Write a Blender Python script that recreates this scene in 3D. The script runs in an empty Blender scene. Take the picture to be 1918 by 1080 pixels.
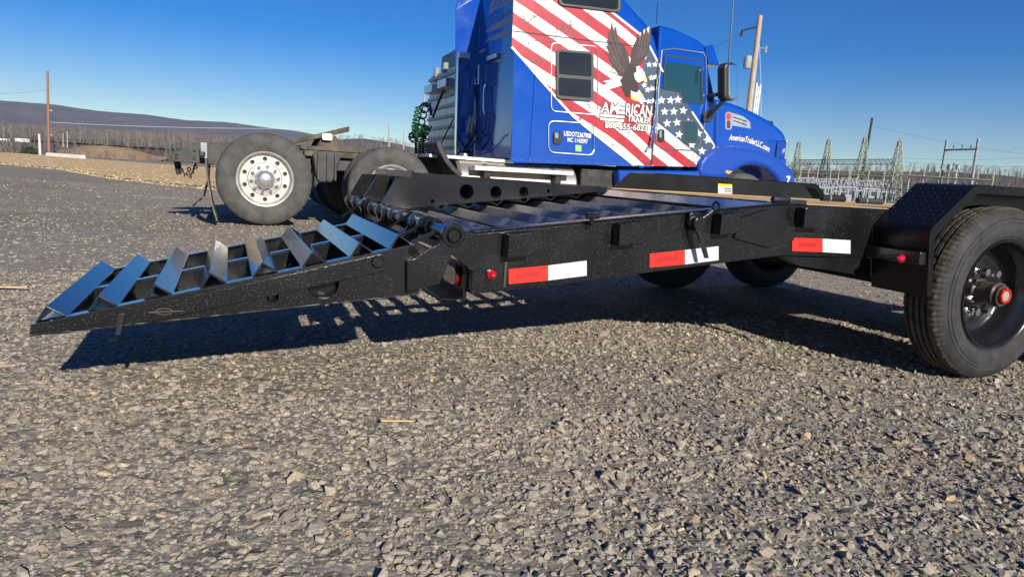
import bpy, math, random
import numpy as np
from mathutils import Vector, Matrix
from mathutils.geometry import tessellate_polygon

random.seed(7); RNG = np.random.default_rng(7)
sc = bpy.context.scene
COL = sc.collection
R = math.radians

# ------------------------------------------------------------------ camera
F, CX, CY, CAMH = 1300.0, 959.0, 540.0, 0.78
HOR0, HORS = 270.0, 0.06                       # horizon line y = HOR0 + HORS * x
_rho = math.atan(HORS); _d = (CY - HOR0 - HORS * CX) * math.cos(_rho); _D = F * F / _d
_z = np.array([math.sin(_rho) * _D, math.cos(_rho) * _D, -F]); _z /= np.linalg.norm(_z)
_f = np.array([0, 0, 1.0]); _y = _f - (_f @ _z) * _z; _y /= np.linalg.norm(_y)
_x = np.cross(_y, _z)
if _x[0] < 0: _x = -_x
A = np.array([_x, _y, _z]); CAM = np.array([0, 0, CAMH])
cam_d = bpy.data.cameras.new('camera'); cam = bpy.data.objects.new('camera', cam_d); COL.objects.link(cam)
cam_d.sensor_width = 36; cam_d.lens = 36 * F / 1918.0; cam_d.clip_start = .05; cam_d.clip_end = 20000
_r, _u, _fw = A[:, 0], A[:, 1], A[:, 2]
cam.matrix_world = Matrix(((_r[0], _u[0], -_fw[0], 0), (_r[1], _u[1], -_fw[1], 0), (_r[2], _u[2], -_fw[2], CAMH), (0, 0, 0, 1)))
sc.camera = cam

# ------------------------------------------------------------------ light
SUN_AZ, SUN_EL = R(152), R(23.5)                 # clockwise from +Y
world = bpy.data.worlds.new('World'); sc.world = world; world.use_nodes = True
wn = world.node_tree.nodes; wl = world.node_tree.links
sky = wn.new('ShaderNodeTexSky'); sky.sky_type = 'NISHITA'; sky.sun_disc = False
sky.sun_elevation = SUN_EL; sky.sun_rotation = SUN_AZ
sky.air_density = 1.0; sky.dust_density = 0.0; sky.ozone_density = 3.0; sky.altitude = 900
hsv = wn.new('ShaderNodeHueSaturation'); hsv.inputs['Saturation'].default_value = 1.62; hsv.inputs['Hue'].default_value = .520; wl.new(sky.outputs[0], hsv.inputs['Color'])
wl.new(hsv.outputs[0], wn['Background'].inputs[0]); wn['Background'].inputs[1].default_value = 0.073
sd = bpy.data.lights.new('sun', 'SUN'); sd.energy = 5.0; sd.angle = R(.53); sd.color = (1.0, .93, .82)
so = bpy.data.objects.new('sun', sd); COL.objects.link(so)
sdir = Vector((math.sin(SUN_AZ) * math.cos(SUN_EL), math.cos(SUN_AZ) * math.cos(SUN_EL), math.sin(SUN_EL)))
so.rotation_euler = sdir.to_track_quat('Z', 'Y').to_euler(); so.location = (10, -10, 12)
sc.view_settings.view_transform = 'Standard'; sc.view_settings.look = 'None'
sc.view_settings.exposure = 0.45; sc.view_settings.gamma = 1.0
sc.render.engine = 'CYCLES'

# ------------------------------------------------------------------ geometry helpers
def ray(px, py): return A @ np.array([(px - CX) / F, -(py - CY) / F, 1.0])
def ground_pt(px, py, z=0.0):
    d = ray(px, py); return CAM + d * ((z - CAMH) / d[2])
def far(px, py, Y):                            # world point seen at a pixel at forward distance Y
    d = ray(px, py); return CAM + d * (Y / d[1])
YA = R(22.5)                                   # the trailer and the truck stand parallel, front receding right
U = np.array([math.cos(YA), math.sin(YA), 0]); V = np.array([-math.sin(YA), math.cos(YA), 0])
ORG = ground_pt(1835, 712) - 2.332 * U + .25 * V      # below the rear near corner of the trailer
def W(p): return ORG + p[0] * U + p[1] * V + np.array([0, 0, p[2]])
def on_v(px, py, v):                           # yard (u, z) of a pixel on the vertical plane v
    d = ray(px, py); t = ((ORG + v * V - CAM) @ V) / (d @ V); P = CAM + t * d - ORG
    return (float(P @ U), float(P[2]))
def on_u(px, py, u):
    d = ray(px, py); t = ((ORG + u * U - CAM) @ U) / (d @ U); P = CAM + t * d - ORG
    return (float(P @ V), float(P[2]))

class MB:
    def __init__(s): s.v = []; s.f = []; s.sm = []
    def add(s, vs, fs, smooth=False):
        o = len(s.v); s.v += [tuple(map(float, p)) for p in vs]
        s.f += [tuple(i + o for i in f) for f in fs]; s.sm += [smooth] * len(fs); return s
    def box(s, x0, x1, y0, y1, z0, z1):
        return s.add([(x0,y0,z0),(x1,y0,z0),(x1,y1,z0),(x0,y1,z0),(x0,y0,z1),(x1,y0,z1),(x1,y1,z1),(x0,y1,z1)],
              [(0,3,2,1),(4,5,6,7),(0,1,5,4),(1,2,6,5),(2,3,7,6),(3,0,4,7)])
    def hexa(s, b, t):                          # 4 bottom points, 4 top points
        return s.add(list(b) + list(t), [(0,3,2,1),(4,5,6,7),(0,1,5,4),(1,2,6,5),(2,3,7,6),(3,0,4,7)])
    def prism(s, poly, a0, a1, plane='xz', holes=()):
        def P(p, a): return (p[0], a, p[1]) if plane == 'xz' else ((a, p[0], p[1]) if plane == 'yz' else (p[0], p[1], a))
        loops = [list(poly)] + [list(h) for h in holes]; flat = [p for l in loops for p in l]; n = len(flat)
        vs = [P(p, a0) for p in flat] + [P(p, a1) for p in flat]; fs = []
        if len(loops) == 1: fs += [tuple(range(n)), tuple(range(2 * n - 1, n - 1, -1))]
        else:
            for t in tessellate_polygon([[Vector((p[0], p[1], 0)) for p in l] for l in loops]):
                fs += [tuple(t), tuple(i + n for i in reversed(t))]
        o = 0
        for l in loops:
            m = len(l)
            for i in range(m):
                j = (i + 1) % m; fs.append((o + i, o + i + n, o + j + n, o + j))
            o += m
        return s.add(vs, fs)
    def tube(s, pts, r, n=8, cap=True, smooth=True):
        pts = [Vector(p) for p in pts]; m = len(pts); rs = r if hasattr(r, '__len__') else [r] * m
        vs = []; ref = None
        for i, p in enumerate(pts):
            t = (pts[min(i + 1, m - 1)] - pts[max(i - 1, 0)]).normalized()
            if ref is None: ref = t.orthogonal().normalized()
            a = (ref - t * ref.dot(t))
            a = a.normalized() if a.length > 1e-6 else t.orthogonal().normalized()
            ref = a; b = t.cross(a)
            for k in range(n):
                q = 2 * math.pi * k / n; vs.append(p + (a * math.cos(q) + b * math.sin(q)) * rs[i])
        fs = [(i * n + k, i * n + (k + 1) % n, (i + 1) * n + (k + 1) % n, (i + 1) * n + k) for i in range(m - 1) for k in range(n)]
        s.add(vs, fs, smooth)
        if cap:
            o = len(s.v) - m * n
            s.f += [tuple(o + k for k in reversed(range(n))), tuple(o + (m - 1) * n + k for k in range(n))]; s.sm += [False, False]
        return s
    def lathe(s, prof, c, ax='y', n=48, smooth=True, mod=None):   # prof: (radius, along axis)
        vs = []
        for i, (r, h) in enumerate(prof):
            for k in range(n):
                q = 2 * math.pi * k / n; rr = r + (mod(i, k) if mod else 0)
                x, y = rr * math.cos(q), rr * math.sin(q)
                vs.append({'y': (c[0] + x, c[1] + h, c[2] + y), 'x': (c[0] + h, c[1] + x, c[2] + y), 'z': (c[0] + x, c[1] + y, c[2] + h)}[ax])
        fs = [(i * n + k, i * n + (k + 1) % n, (i + 1) * n + (k + 1) % n, (i + 1) * n + k) for i in range(len(prof) - 1) for k in range(n)]
        return s.add(vs, fs, smooth)
def circ(cx, cy, r, n=20): return [(cx + r * math.cos(2 * math.pi * k / n), cy + r * math.sin(2 * math.pi * k / n)) for k in range(n)]
def rrect(x0, x1, z0, z1, r, n=4):
    out = []
    for cx, cz, a in ((x1 - r, z1 - r, 0), (x0 + r, z1 - r, 90), (x0 + r, z0 + r, 180), (x1 - r, z0 + r, 270)):
        out += [(cx + r * math.cos(R(a + 90 * k / n)), cz + r * math.sin(R(a + 90 * k / n))) for k in range(n + 1)]
    return out

BASE = {}
def build(name, mb, mat, parent=None, bev=0, seg=2, label=None, kind=None, sharp=40):
    b = BASE.get(parent.name, (0, 0, 0)) if parent else (0, 0, 0)
    me = bpy.data.meshes.new(name)
    me.from_pydata([(p[0] - b[0], p[1] - b[1], p[2] - b[2]) for p in mb.v], [], mb.f)
    me.polygons.foreach_set('use_smooth', mb.sm)
    import bmesh
    bm = bmesh.new(); bm.from_mesh(me); bmesh.ops.recalc_face_normals(bm, faces=bm.faces); bm.to_mesh(me); bm.free()
    if any(mb.sm): me.set_sharp_from_angle(angle=R(sharp))
    me.materials.append(mat); o = bpy.data.objects.new(name, me); COL.objects.link(o)
    if parent: o.parent = parent; BASE[o.name] = b
    if bev:
        m = o.modifiers.new('bevel', 'BEVEL'); m.width = bev; m.segments = seg; m.limit_method = 'ANGLE'; m.angle_limit = R(35)
    if label: o['label'] = label
    if kind: o['kind'] = kind
    return o
def copy_to(o, dx, dy, dz, parent=None):
    c = o.copy(); COL.objects.link(c); c.location = Vector(o.location) + Vector((dx, dy, dz))
    if parent: c.parent = parent
    BASE[c.name] = BASE.get(o.name, (0, 0, 0)); return c
def tag(o, label, cat, group=None, kind=None):
    o['label'] = label; o['category'] = cat
    if group: o['group'] = group
    if kind: o['kind'] = kind
    return o
def thing(name, loc, label, cat, group=None, rz=0):
    o = bpy.data.objects.new(name, None); COL.objects.link(o); o.location = loc; o.rotation_euler.z = rz
    o.empty_display_size = .2; return tag(o, label, cat, group)
def yard_thing(name, base, label, cat, group=None):
    o = thing(name, W(base), label, cat, group, YA); BASE[o.name] = base; return o

# ------------------------------------------------------------------ materials
def lin(h):
    h = h.lstrip('#'); c = [int(h[i:i + 2], 16) / 255 for i in (0, 2, 4)]
    return tuple((x / 12.92 if x <= .04045 else ((x + .055) / 1.055) ** 2.4) for x in c) + (1,)
def mat(name, col, rough=.5, metal=0, spec=.5, coat=0, coat_rough=.05, emit=None):
    m = bpy.data.materials.new(name); m.use_nodes = True; b = m.node_tree.nodes['Principled BSDF']
    c = lin(col) if isinstance(col, str) else tuple(col) + (1,)
    b.inputs['Base Color'].default_value = c; b.inputs['Roughness'].default_value = rough
    b.inputs['Metallic'].default_value = metal; b.inputs['Specular IOR Level'].default_value = spec
    b.inputs['Coat Weight'].default_value = coat; b.inputs['Coat Roughness'].default_value = coat_rough
    return m
def N(m, t, **k):
    n = m.node_tree.nodes.new(t)
    for a, b in k.items(): setattr(n, a, b)
    return n
def L(m, a, b): m.node_tree.links.new(a, b)
def bsdf(m): return m.node_tree.nodes['Principled BSDF']
def coord(m, kind='Object', scale=None):
    t = N(m, 'ShaderNodeTexCoord'); out = t.outputs[kind]
    if scale:
        mp = N(m, 'ShaderNodeMapping'); mp.inputs['Scale'].default_value = scale; L(m, out, mp.inputs[0]); out = mp.outputs[0]
    return out
def noise(m, co, scale, detail=4, rough=.6):
    n = N(m, 'ShaderNodeTexNoise'); L(m, co, n.inputs['Vector']); n.inputs['Scale'].default_value = scale
    n.inputs['Detail'].default_value = detail; n.inputs['Roughness'].default_value = rough; return n
def ramp(m, fac, stops):
    r = N(m, 'ShaderNodeValToRGB'); L(m, fac, r.inputs[0]); el = r.color_ramp.elements
    while len(el) < len(stops): el.new(.5)
    for e, (p, c) in zip(el, stops):
        e.position = p; e.color = lin(c) if isinstance(c, str) else (tuple(c) + (1,) if hasattr(c, '__len__') else (c, c, c, 1))
    return r
def mix(m, fac, a, b, blend='MIX'):
    n = N(m, 'ShaderNodeMix', data_type='RGBA', blend_type=blend)
    for s, i in ((fac, 0), (a, 6), (b, 7)):
        if isinstance(s, (int, float)): n.inputs[i].default_value = s if i == 0 else (s, s, s, 1)
        elif isinstance(s, (tuple, str)): n.inputs[i].default_value = lin(s) if isinstance(s, str) else s
        else: L(m, s, n.inputs[i])
    return n.outputs[2]
def bump(m, h, strength=.3, dist=.01):
    b = N(m, 'ShaderNodeBump'); b.inputs['Strength'].default_value = strength; b.inputs['Distance'].default_value = dist
    L(m, h, b.inputs['Height']); L(m, b.outputs[0], bsdf(m).inputs['Normal']); return b
def math_n(m, op, a, b=None):
    n = N(m, 'ShaderNodeMath', operation=op)
    for s, i in ((a, 0), (b, 1)):
        if s is None: continue
        if isinstance(s, (int, float)): n.inputs[i].default_value = s
        else: L(m, s, n.inputs[i])
    return n.outputs[0]
def mottled(name, c1, c2, scale, rough=.8, bmp=0, dist=.01, metal=0, spec=.3, lo=.35, hi=.65, stretch=None, detail=5):
    m = mat(name, c1, rough, metal, spec); co = coord(m, 'Object', stretch); n = noise(m, co, scale, detail)
    r = ramp(m, n.outputs[0], [(lo, c1), (hi, c2)]); L(m, r.outputs[0], bsdf(m).inputs['Base Color'])
    if bmp: bump(m, n.outputs[0], bmp, dist)
    return m

def trailer_paint(name, base, rough, flecks=True, dust=.0):
    m = mat(name, base, rough, 0, .45, coat=.25, coat_rough=.12); co = coord(m)
    col = base + (1,)
    n = noise(m, co, 5, 5); dst = ramp(m, n.outputs[0], [(.42, base), (.75, tuple(x + .010 + dust for x in base))]); out = dst.outputs[0]
    if flecks:
        v = N(m, 'ShaderNodeTexVoronoi'); L(m, co, v.inputs['Vector']); v.inputs['Scale'].default_value = 460
        s = N(m, 'ShaderNodeSeparateColor'); L(m, v.outputs['Color'], s.inputs[0])
        k = math_n(m, 'GREATER_THAN', s.outputs[0], .935)
        dd = math_n(m, 'LESS_THAN', v.outputs['Distance'], .38)
        n2 = noise(m, co, 3.5, 3); pr = math_n(m, 'GREATER_THAN', n2.outputs[0], .43)
        k = math_n(m, 'MULTIPLY', math_n(m, 'MULTIPLY', k, dd), pr)
        out = mix(m, k, out, (.15, .145, .135, 1))
    L(m, out, bsdf(m).inputs['Base Color'])
    f = noise(m, co, 260, 2); bump(m, f.outputs[0], .3, .002)
    return m
M = {}
M['tr_black'] = trailer_paint('trailer_black_paint', (.0065, .0065, .007), .19)
M['tr_smooth'] = trailer_paint('trailer_smooth_black', (.007, .007, .008), .17, flecks=False)
m = mat('slat_black_gloss', (.012, .012, .014), .13, 0, .7, coat=.6, coat_rough=.06); co = coord(m, 'Object', (30, 1.5, 30)); n = noise(m, co, 6, 4)
r = ramp(m, n.outputs[0], [(.35, .08), (.7, .24)]); L(m, r.outputs[0], bsdf(m).inputs['Roughness']); M['slat'] = m
M['deck_slat'] = mottled('dusty_lit_slat', (.022, .022, .024), (.26, .232, .19), 2.6, .3, spec=.7, lo=.44, hi=.53)  # tan patches are dust, paled further to paint lit faces on the slats
m = mat('diamond_plate_black', (.007, .007, .007), .26, 0, .28, coat=0); co = coord(m)
sx = N(m, 'ShaderNodeTexVoronoi'); mp = N(m, 'ShaderNodeMapping'); mp.inputs['Rotation'].default_value = (.6, .6, .78); mp.inputs['Scale'].default_value = (1, 2.2, 1.5)
L(m, co, mp.inputs[0]); L(m, mp.outputs[0], sx.inputs[0]); sx.inputs['Scale'].default_value = 34
rr = ramp(m, sx.outputs['Distance'], [(.18, 1.0), (.34, 0.0)]); bump(m, noise(m, co, 120, 2).outputs[0], .3, .003); M['diamond'] = m
M['wood'] = mottled('deck_plank_wood', '#b08d5e', '#d0b183', 9, .8, .2, .004, stretch=(1, 12, 12))
M['rubber'] = mottled('tyre_rubber', (.022, .022, .023), (.045, .044, .042), 14, .72, .12, .002, spec=.35)
M['tread'] = mottled('dusty_tread_rubber', (.05, .045, .036), (.105, .093, .072), 18, .9, .1, .002, spec=.2)
M['truck_tyre'] = mottled('dusty_truck_tyre', (.06, .058, .054), (.1, .096, .088), 9, .85, .1, .003, spec=.25)
M['chrome'] = mat('chrome', (.85, .85, .86), .08, 1)
M['hubcap'] = mat('polished_hub_cover', (.78, .77, .74), .3, .85)
M['alu'] = mottled('brushed_aluminium', (.62, .61, .59), (.8, .79, .76), 12, .38, metal=1)
M['alu_rim'] = mottled('dull_aluminium_rim', (.36, .345, .315), (.52, .50, .46), 9, .45, metal=.45)
M['tank_alu'] = mottled('tank_aluminium', (.50, .46, .39), (.6, .57, .5), 3, .3, metal=.7)
M['steel_dark'] = mottled('greasy_dark_steel', (.018, .018, .018), (.06, .056, .05), 8, .6)
M['frame_paint'] = mottled('chassis_grey_black', (.035, .037, .038), (.07, .068, .063), 6, .55)
M['dusty_steel'] = mottled('dusty_brown_steel', (.05, .045, .038), (.16, .13, .095), 7, .8)
M['tape_red'] = mottled('reflective_red', (.62, .025, .018), (.75, .045, .03), 260, .35, lo=.45, hi=.55)
M['tape_mark'] = mat('tape_print_dark_red', (.42, .018, .014), .4)
M['tape_white'] = mottled('reflective_white', (.5, .52, .53), (.66, .68, .69), 260, .35, lo=.45, hi=.55)
M['red_lens'] = mat('red_lens', (.55, .01, .03), .15, 0, .5, coat=1)
M['dark_red_lens'] = mat('dark_red_lens', (.16, .008, .012), .12, 0, .5, coat=1)
M['red_plastic'] = mat('red_hub_ring', (.42, .016, .012), .35)
M['cream'] = mat('cream_cap', (.32, .29, .2), .5)
M['yellow'] = mat('sticker_yellow', (.85, .68, .03), .5)
M['white'] = mat('print_white', (.78, .78, .76), .45)
M['print_black'] = mat('print_black', (.02, .02, .02), .5)
M['print_red'] = mat('print_red', (.55, .04, .04), .45)
M['maroon'] = mat('print_maroon', (.11, .025, .025), .45)
M['green_hose'] = mat('green_hose', (.34, .88, .16), .4)
M['black_plastic'] = mat('black_plastic', (.02, .02, .02), .4)
M['mud_flap'] = mottled('dusty_mud_flap', (.10, .085, .06), (.2, .17, .125), 6, .9)
m = mat('blue_truck_paint', (.008, .045, .36), .22, .0, .5, coat=1, coat_rough=.04); co = coord(m); n = noise(m, co, 2.2, 6)
r = ramp(m, n.outputs[0], [(.5, (.001, .055, .36)), (.8, (.006, .065, .36))]); L(m, r.outputs[0], bsdf(m).inputs['Base Color'])
r2 = ramp(m, n.outputs[0], [(.4, .14), (.75, .26)]); L(m, r2.outputs[0], bsdf(m).inputs['Roughness']); M['blue'] = m
m = mat('dusty_blue_paint', (.02, .05, .33), .3, .0, .5, coat=.8, coat_rough=.1); co = coord(m); n = noise(m, co, 60, 4)
g = N(m, 'ShaderNodeNewGeometry'); sp = N(m, 'ShaderNodeSeparateXYZ'); L(m, g.outputs['True Normal'], sp.inputs[0])
up = ramp(m, sp.outputs[2], [(.35, .0), (.95, .5)]); k = math_n(m, 'MULTIPLY', up.outputs[0], n.outputs[0])
L(m, mix(m, k, (.004, .052, .36, 1), (.26, .24, .28, 1)), bsdf(m).inputs['Base Color']); M['blue_dusty'] = m
M['glass'] = mat('dark_window_glass', (.012, .022, .026), .03, 0, .8, coat=1, coat_rough=.02)
M['door_glass'] = mat('teal_door_glass', (.012, .05, .062), .03, 0, .6, coat=1, coat_rough=.02)
M['tint'] = mottled('smoked_window', (.012, .014, .016), (.022, .025, .028), 2, .15, spec=.5)
M['win_frame'] = mat('window_frame_grey', (.06, .058, .052), .45)
M['seal'] = mat('panel_seam', (.02, .02, .025), .6)
M['navy_print'] = mottled('flag_navy', (.035, .065, .11), (.055, .09, .14), 4, .4, spec=.5)
M['brown1'] = mat('eagle_brown', (.045, .026, .024), .5); M['brown2'] = mat('eagle_dark_brown', (.024, .014, .013), .5); M['brown3'] = mat('eagle_light_brown', (.105, .07, .062), .5)
M['beak'] = mat('beak_yellow', (.75, .5, .08), .5)
M['amber'] = mat('amber_lens', (.75, .38, .03), .25, coat=1)
M['faded_flag'] = mat('faded_flag_grey', (.27, .31, .42), .5)
M['pole_wood'] = mottled('weathered_pole', (.33, .26, .19), (.5, .42, .33), 6, .9, .2, .01, stretch=(8, 8, .5))
M['pole_brown'] = mottled('treated_brown_pole', (.22, .1, .06), (.34, .19, .12), 6, .9, stretch=(8, 8, .5))
M['pole_dark'] = mottled('dark_creosote_pole', (.04, .035, .035), (.08, .07, .065), 6, .9, stretch=(8, 8, .5))
M['galv'] = mottled('galvanised_grey', (.22, .24, .25), (.36, .385, .40), 3, .6)
M['galv_green'] = mottled('lattice_green_grey', (.20, .24, .18), (.33, .36, .28), 2, .7)
M['bus'] = mottled('bus_pale_yellow', (.42, .4, .28), (.55, .53, .4), 2, .7)
M['insul'] = mottled('switchgear_pale', (.20, .235, .27), (.36, .40, .44), 2, .4)
M['slate'] = mat('slate_grey_paint', (.10, .115, .15), .4); M['rack'] = mottled('streaked_aluminium', (.42, .40, .37), (.62, .62, .61), 3, .35, metal=.6, stretch=(1, 4, 1)); M['rack_rib'] = mottled('ground_reflection_rib', (.42, .36, .27), (.55, .52, .46), 3, .5, metal=.3)  # tan of the rack ribs and streaks paints warm reflections from the ground
M['wire'] = mat('wire_dark', (.06, .065, .08), .6); M['wire_pale'] = mat('wire_pale', (.6, .62, .65), .4)
M['concrete'] = mottled('pale_concrete', (.62, .6, .56), (.75, .73, .69), 3, .9)

def flag_mat(name, a, b, c, x0, kap, period):     # s = a*u + b*z + c + kap*max(0,u-x0)^2 ; white on the first half
    m = mat(name, (.7, .7, .68), .4, 0, .5, coat=.4); co = coord(m); s = N(m, 'ShaderNodeSeparateXYZ'); L(m, co, s.inputs[0])
    e = math_n(m, 'MAXIMUM', math_n(m, 'SUBTRACT', s.outputs[0], x0), 0.0)
    t = math_n(m, 'ADD', math_n(m, 'MULTIPLY', s.outputs[0], a), math_n(m, 'MULTIPLY', s.outputs[2], b))
    t = math_n(m, 'ADD', t, math_n(m, 'MULTIPLY', math_n(m, 'MULTIPLY', e, e), kap))
    wob = noise(m, co, 2.2, 2); t = math_n(m, 'ADD', t, math_n(m, 'MULTIPLY', math_n(m, 'SUBTRACT', wob.outputs[0], .5), period * .14))
    t = math_n(m, 'FRACT', math_n(m, 'DIVIDE', math_n(m, 'ADD', t, c), 2 * period))
    red = math_n(m, 'GREATER_THAN', t, .5)
    n = noise(m, co, 7, 4); rc = ramp(m, n.outputs[0], [(.35, (.37, .010, .022)), (.7, (.46, .028, .04))]); wc = ramp(m, n.outputs[0], [(.35, (.68, .67, .65)), (.7, (.80, .79, .77))])
    c0 = mix(m, red, wc.outputs[0], rc.outputs[0])
    dn = noise(m, co, 5, 5); dv = N(m, 'ShaderNodeVectorMath', operation='ADD'); sc_ = N(m, 'ShaderNodeVectorMath', operation='SCALE'); sc_.inputs['Scale'].default_value = .22
    L(m, dn.outputs['Color'], sc_.inputs[0]); L(m, co, dv.inputs[0]); L(m, sc_.outputs[0], dv.inputs[1])
    vo = N(m, 'ShaderNodeTexVoronoi', feature='DISTANCE_TO_EDGE'); vo.inputs['Scale'].default_value = 3.4; L(m, dv.outputs[0], vo.inputs['Vector'])
    n3 = noise(m, co, 2.6, 2); pres = ramp(m, n3.outputs[0], [(.45, 0.0), (.58, .85)])
    th = math_n(m, 'MULTIPLY', pres.outputs[0], math_n(m, 'LESS_THAN', vo.outputs['Distance'], .022))
    c0 = mix(m, th, c0, (.10, .07, .06, 1)); L(m, c0, bsdf(m).inputs['Base Color']); return m

# ------------------------------------------------------------------ ground
W1 = W((-.393, 6.1, 0)); W2 = W((1.016, 6.1, 0))
def sstep(a, b, x): t = np.clip((x - a) / (b - a), 0, 1); return t * t * (3 - 2 * t)
def gz(x, y):
    x = np.asarray(x, float); y = np.asarray(y, float); r = np.hypot(x, y); az = np.degrees(np.arctan2(x, y))
    z = .068 * np.exp(-((x - W1[0]) ** 2 + (y - W1[1]) ** 2) / (2 * .55 ** 2)) + .006 * np.exp(-((x - W2[0]) ** 2 + (y - W2[1]) ** 2) / .3)
    e = 84 + 70 * sstep(2, 14, az)
    z = z - 3.2 * sstep(e, e + 40, r) + .028 * np.clip(r - e - 45, 0, 330)
    return z
def micro(x, y): return .006 * np.sin(x * 9.1 + 2 * np.sin(y * 5.3)) * np.sin(y * 8.3 + 1.7 * np.sin(x * 4.1)) + .008 * np.sin(x * 2.3 + 1.1) * np.sin(y * 2.9)
radii = np.concatenate([np.linspace(.0, 12, 90), np.geomspace(12.4, 9000, 90)]); NA = 360
th = np.linspace(-math.pi, math.pi, NA, endpoint=False); rr_, tt_ = np.meshgrid(radii, th, indexing='ij')
gx = rr_ * np.sin(tt_); gy = rr_ * np.cos(tt_); gzz = gz(gx, gy) + micro(gx, gy) * (rr_ < 12) * sstep(12, 6, rr_) - .010
mb = MB(); mb.v = [tuple(p) for p in np.stack([gx, gy, gzz], -1).reshape(-1, 3)]
nr = len(radii)
mb.f = [(i * NA + k, i * NA + (k + 1) % NA, (i + 1) * NA + (k + 1) % NA, (i + 1) * NA + k) for i in range(nr - 1) for k in range(NA)]; mb.sm = [True] * len(mb.f)
def gravel_material():
    m = mat('gravel_ground', (.2, .19, .17), .9, 0, .2); co = coord(m)
    def cells(scale, stops):
        v = N(m, 'ShaderNodeTexVoronoi'); L(m, co, v.inputs['Vector']); v.inputs['Scale'].default_value = scale; v.inputs['Randomness'].default_value = 1
        s = N(m, 'ShaderNodeSeparateColor'); L(m, v.outputs['Color'], s.inputs[0]); return v, ramp(m, s.outputs[0], stops)
    g = [(0, (.13, .115, .095)), (.3, (.23, .205, .168)), (.6, (.285, .255, .21)), (.8, (.33, .285, .215)), (.93, (.39, .345, .275)), (1, (.43, .33, .18))]
    v1, c1 = cells(75, g); v2, c2 = cells(38, g)
    n1 = noise(m, co, 4, 4); k = ramp(m, n1.outputs[0], [(.45, 0.0), (.55, 1.0)])
    near = mix(m, k.outputs[0], c1.outputs[0], c2.outputs[0])
    gd = [(0, (.13, .11, .088)), (.35, (.25, .213, .17)), (.7, (.33, .283, .222)), (.9, (.42, .35, .25)), (1, (.54, .46, .33))]
    v3, c3 = cells(22, gd); v4, c4 = cells(48, gd); dark = mix(m, .5, c3.outputs[0], c4.outputs[0])
    s = N(m, 'ShaderNodeSeparateXYZ'); L(m, co, s.inputs[0]); ln = N(m, 'ShaderNodeVectorMath', operation='LENGTH'); L(m, co, ln.inputs[0]); r = ln.outputs['Value']
    nb = noise(m, co, .35, 5); rw = math_n(m, 'ADD', r, math_n(m, 'MULTIPLY', nb.outputs[0], 4.0))
    kd = ramp(m, math_n(m, 'DIVIDE', rw, 20.0), [(.30, 0.0), (.45, .66)])
    out = mix(m, kd.outputs[0], near, dark)
    pt = noise(m, co, 1.1, 5); pk = ramp(m, pt.outputs[0], [(.56, 0.0), (.72, .55)]); out = mix(m, pk.outputs[0], out, (.25, .205, .14, 1))
    fine = noise(m, co, .2, 6, .7); fr = ramp(m, fine.outputs[0], [(.3, .72), (.7, 1.18)]); out = mix(m, 1.0, out, fr.outputs[0], 'MULTIPLY')
    # brush and dead grass beyond the lot
    bn = noise(m, co, .05, 8, .75); bc = ramp(m, bn.outputs[0], [(.3, (.075, .06, .045)), (.48, (.13, .105, .075)), (.58, (.09, .075, .06)), (.72, (.24, .18, .11))])
    kb = ramp(m, math_n(m, 'DIVIDE', r, 200.0), [(.38, 0.0), (.46, 1.0)])
    out = mix(m, kb.outputs[0], out, bc.outputs[0])
    L(m, out, bsdf(m).inputs['Base Color'])
    h = math_n(m, 'ADD', math_n(m, 'MULTIPLY', v1.outputs['Distance'], -.6), math_n(m, 'MULTIPLY', v3.outputs['Distance'], -1.6)); bump(m, h, .45, .010)
    return m
M['gravel'] = gravel_material()
tag(build('ground', mb, M['gravel'], sharp=180), 'grey crushed gravel yard reaching out to brushy land', 'ground', kind='structure')
bpy.data.objects['ground'].data.shade_smooth()

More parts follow.
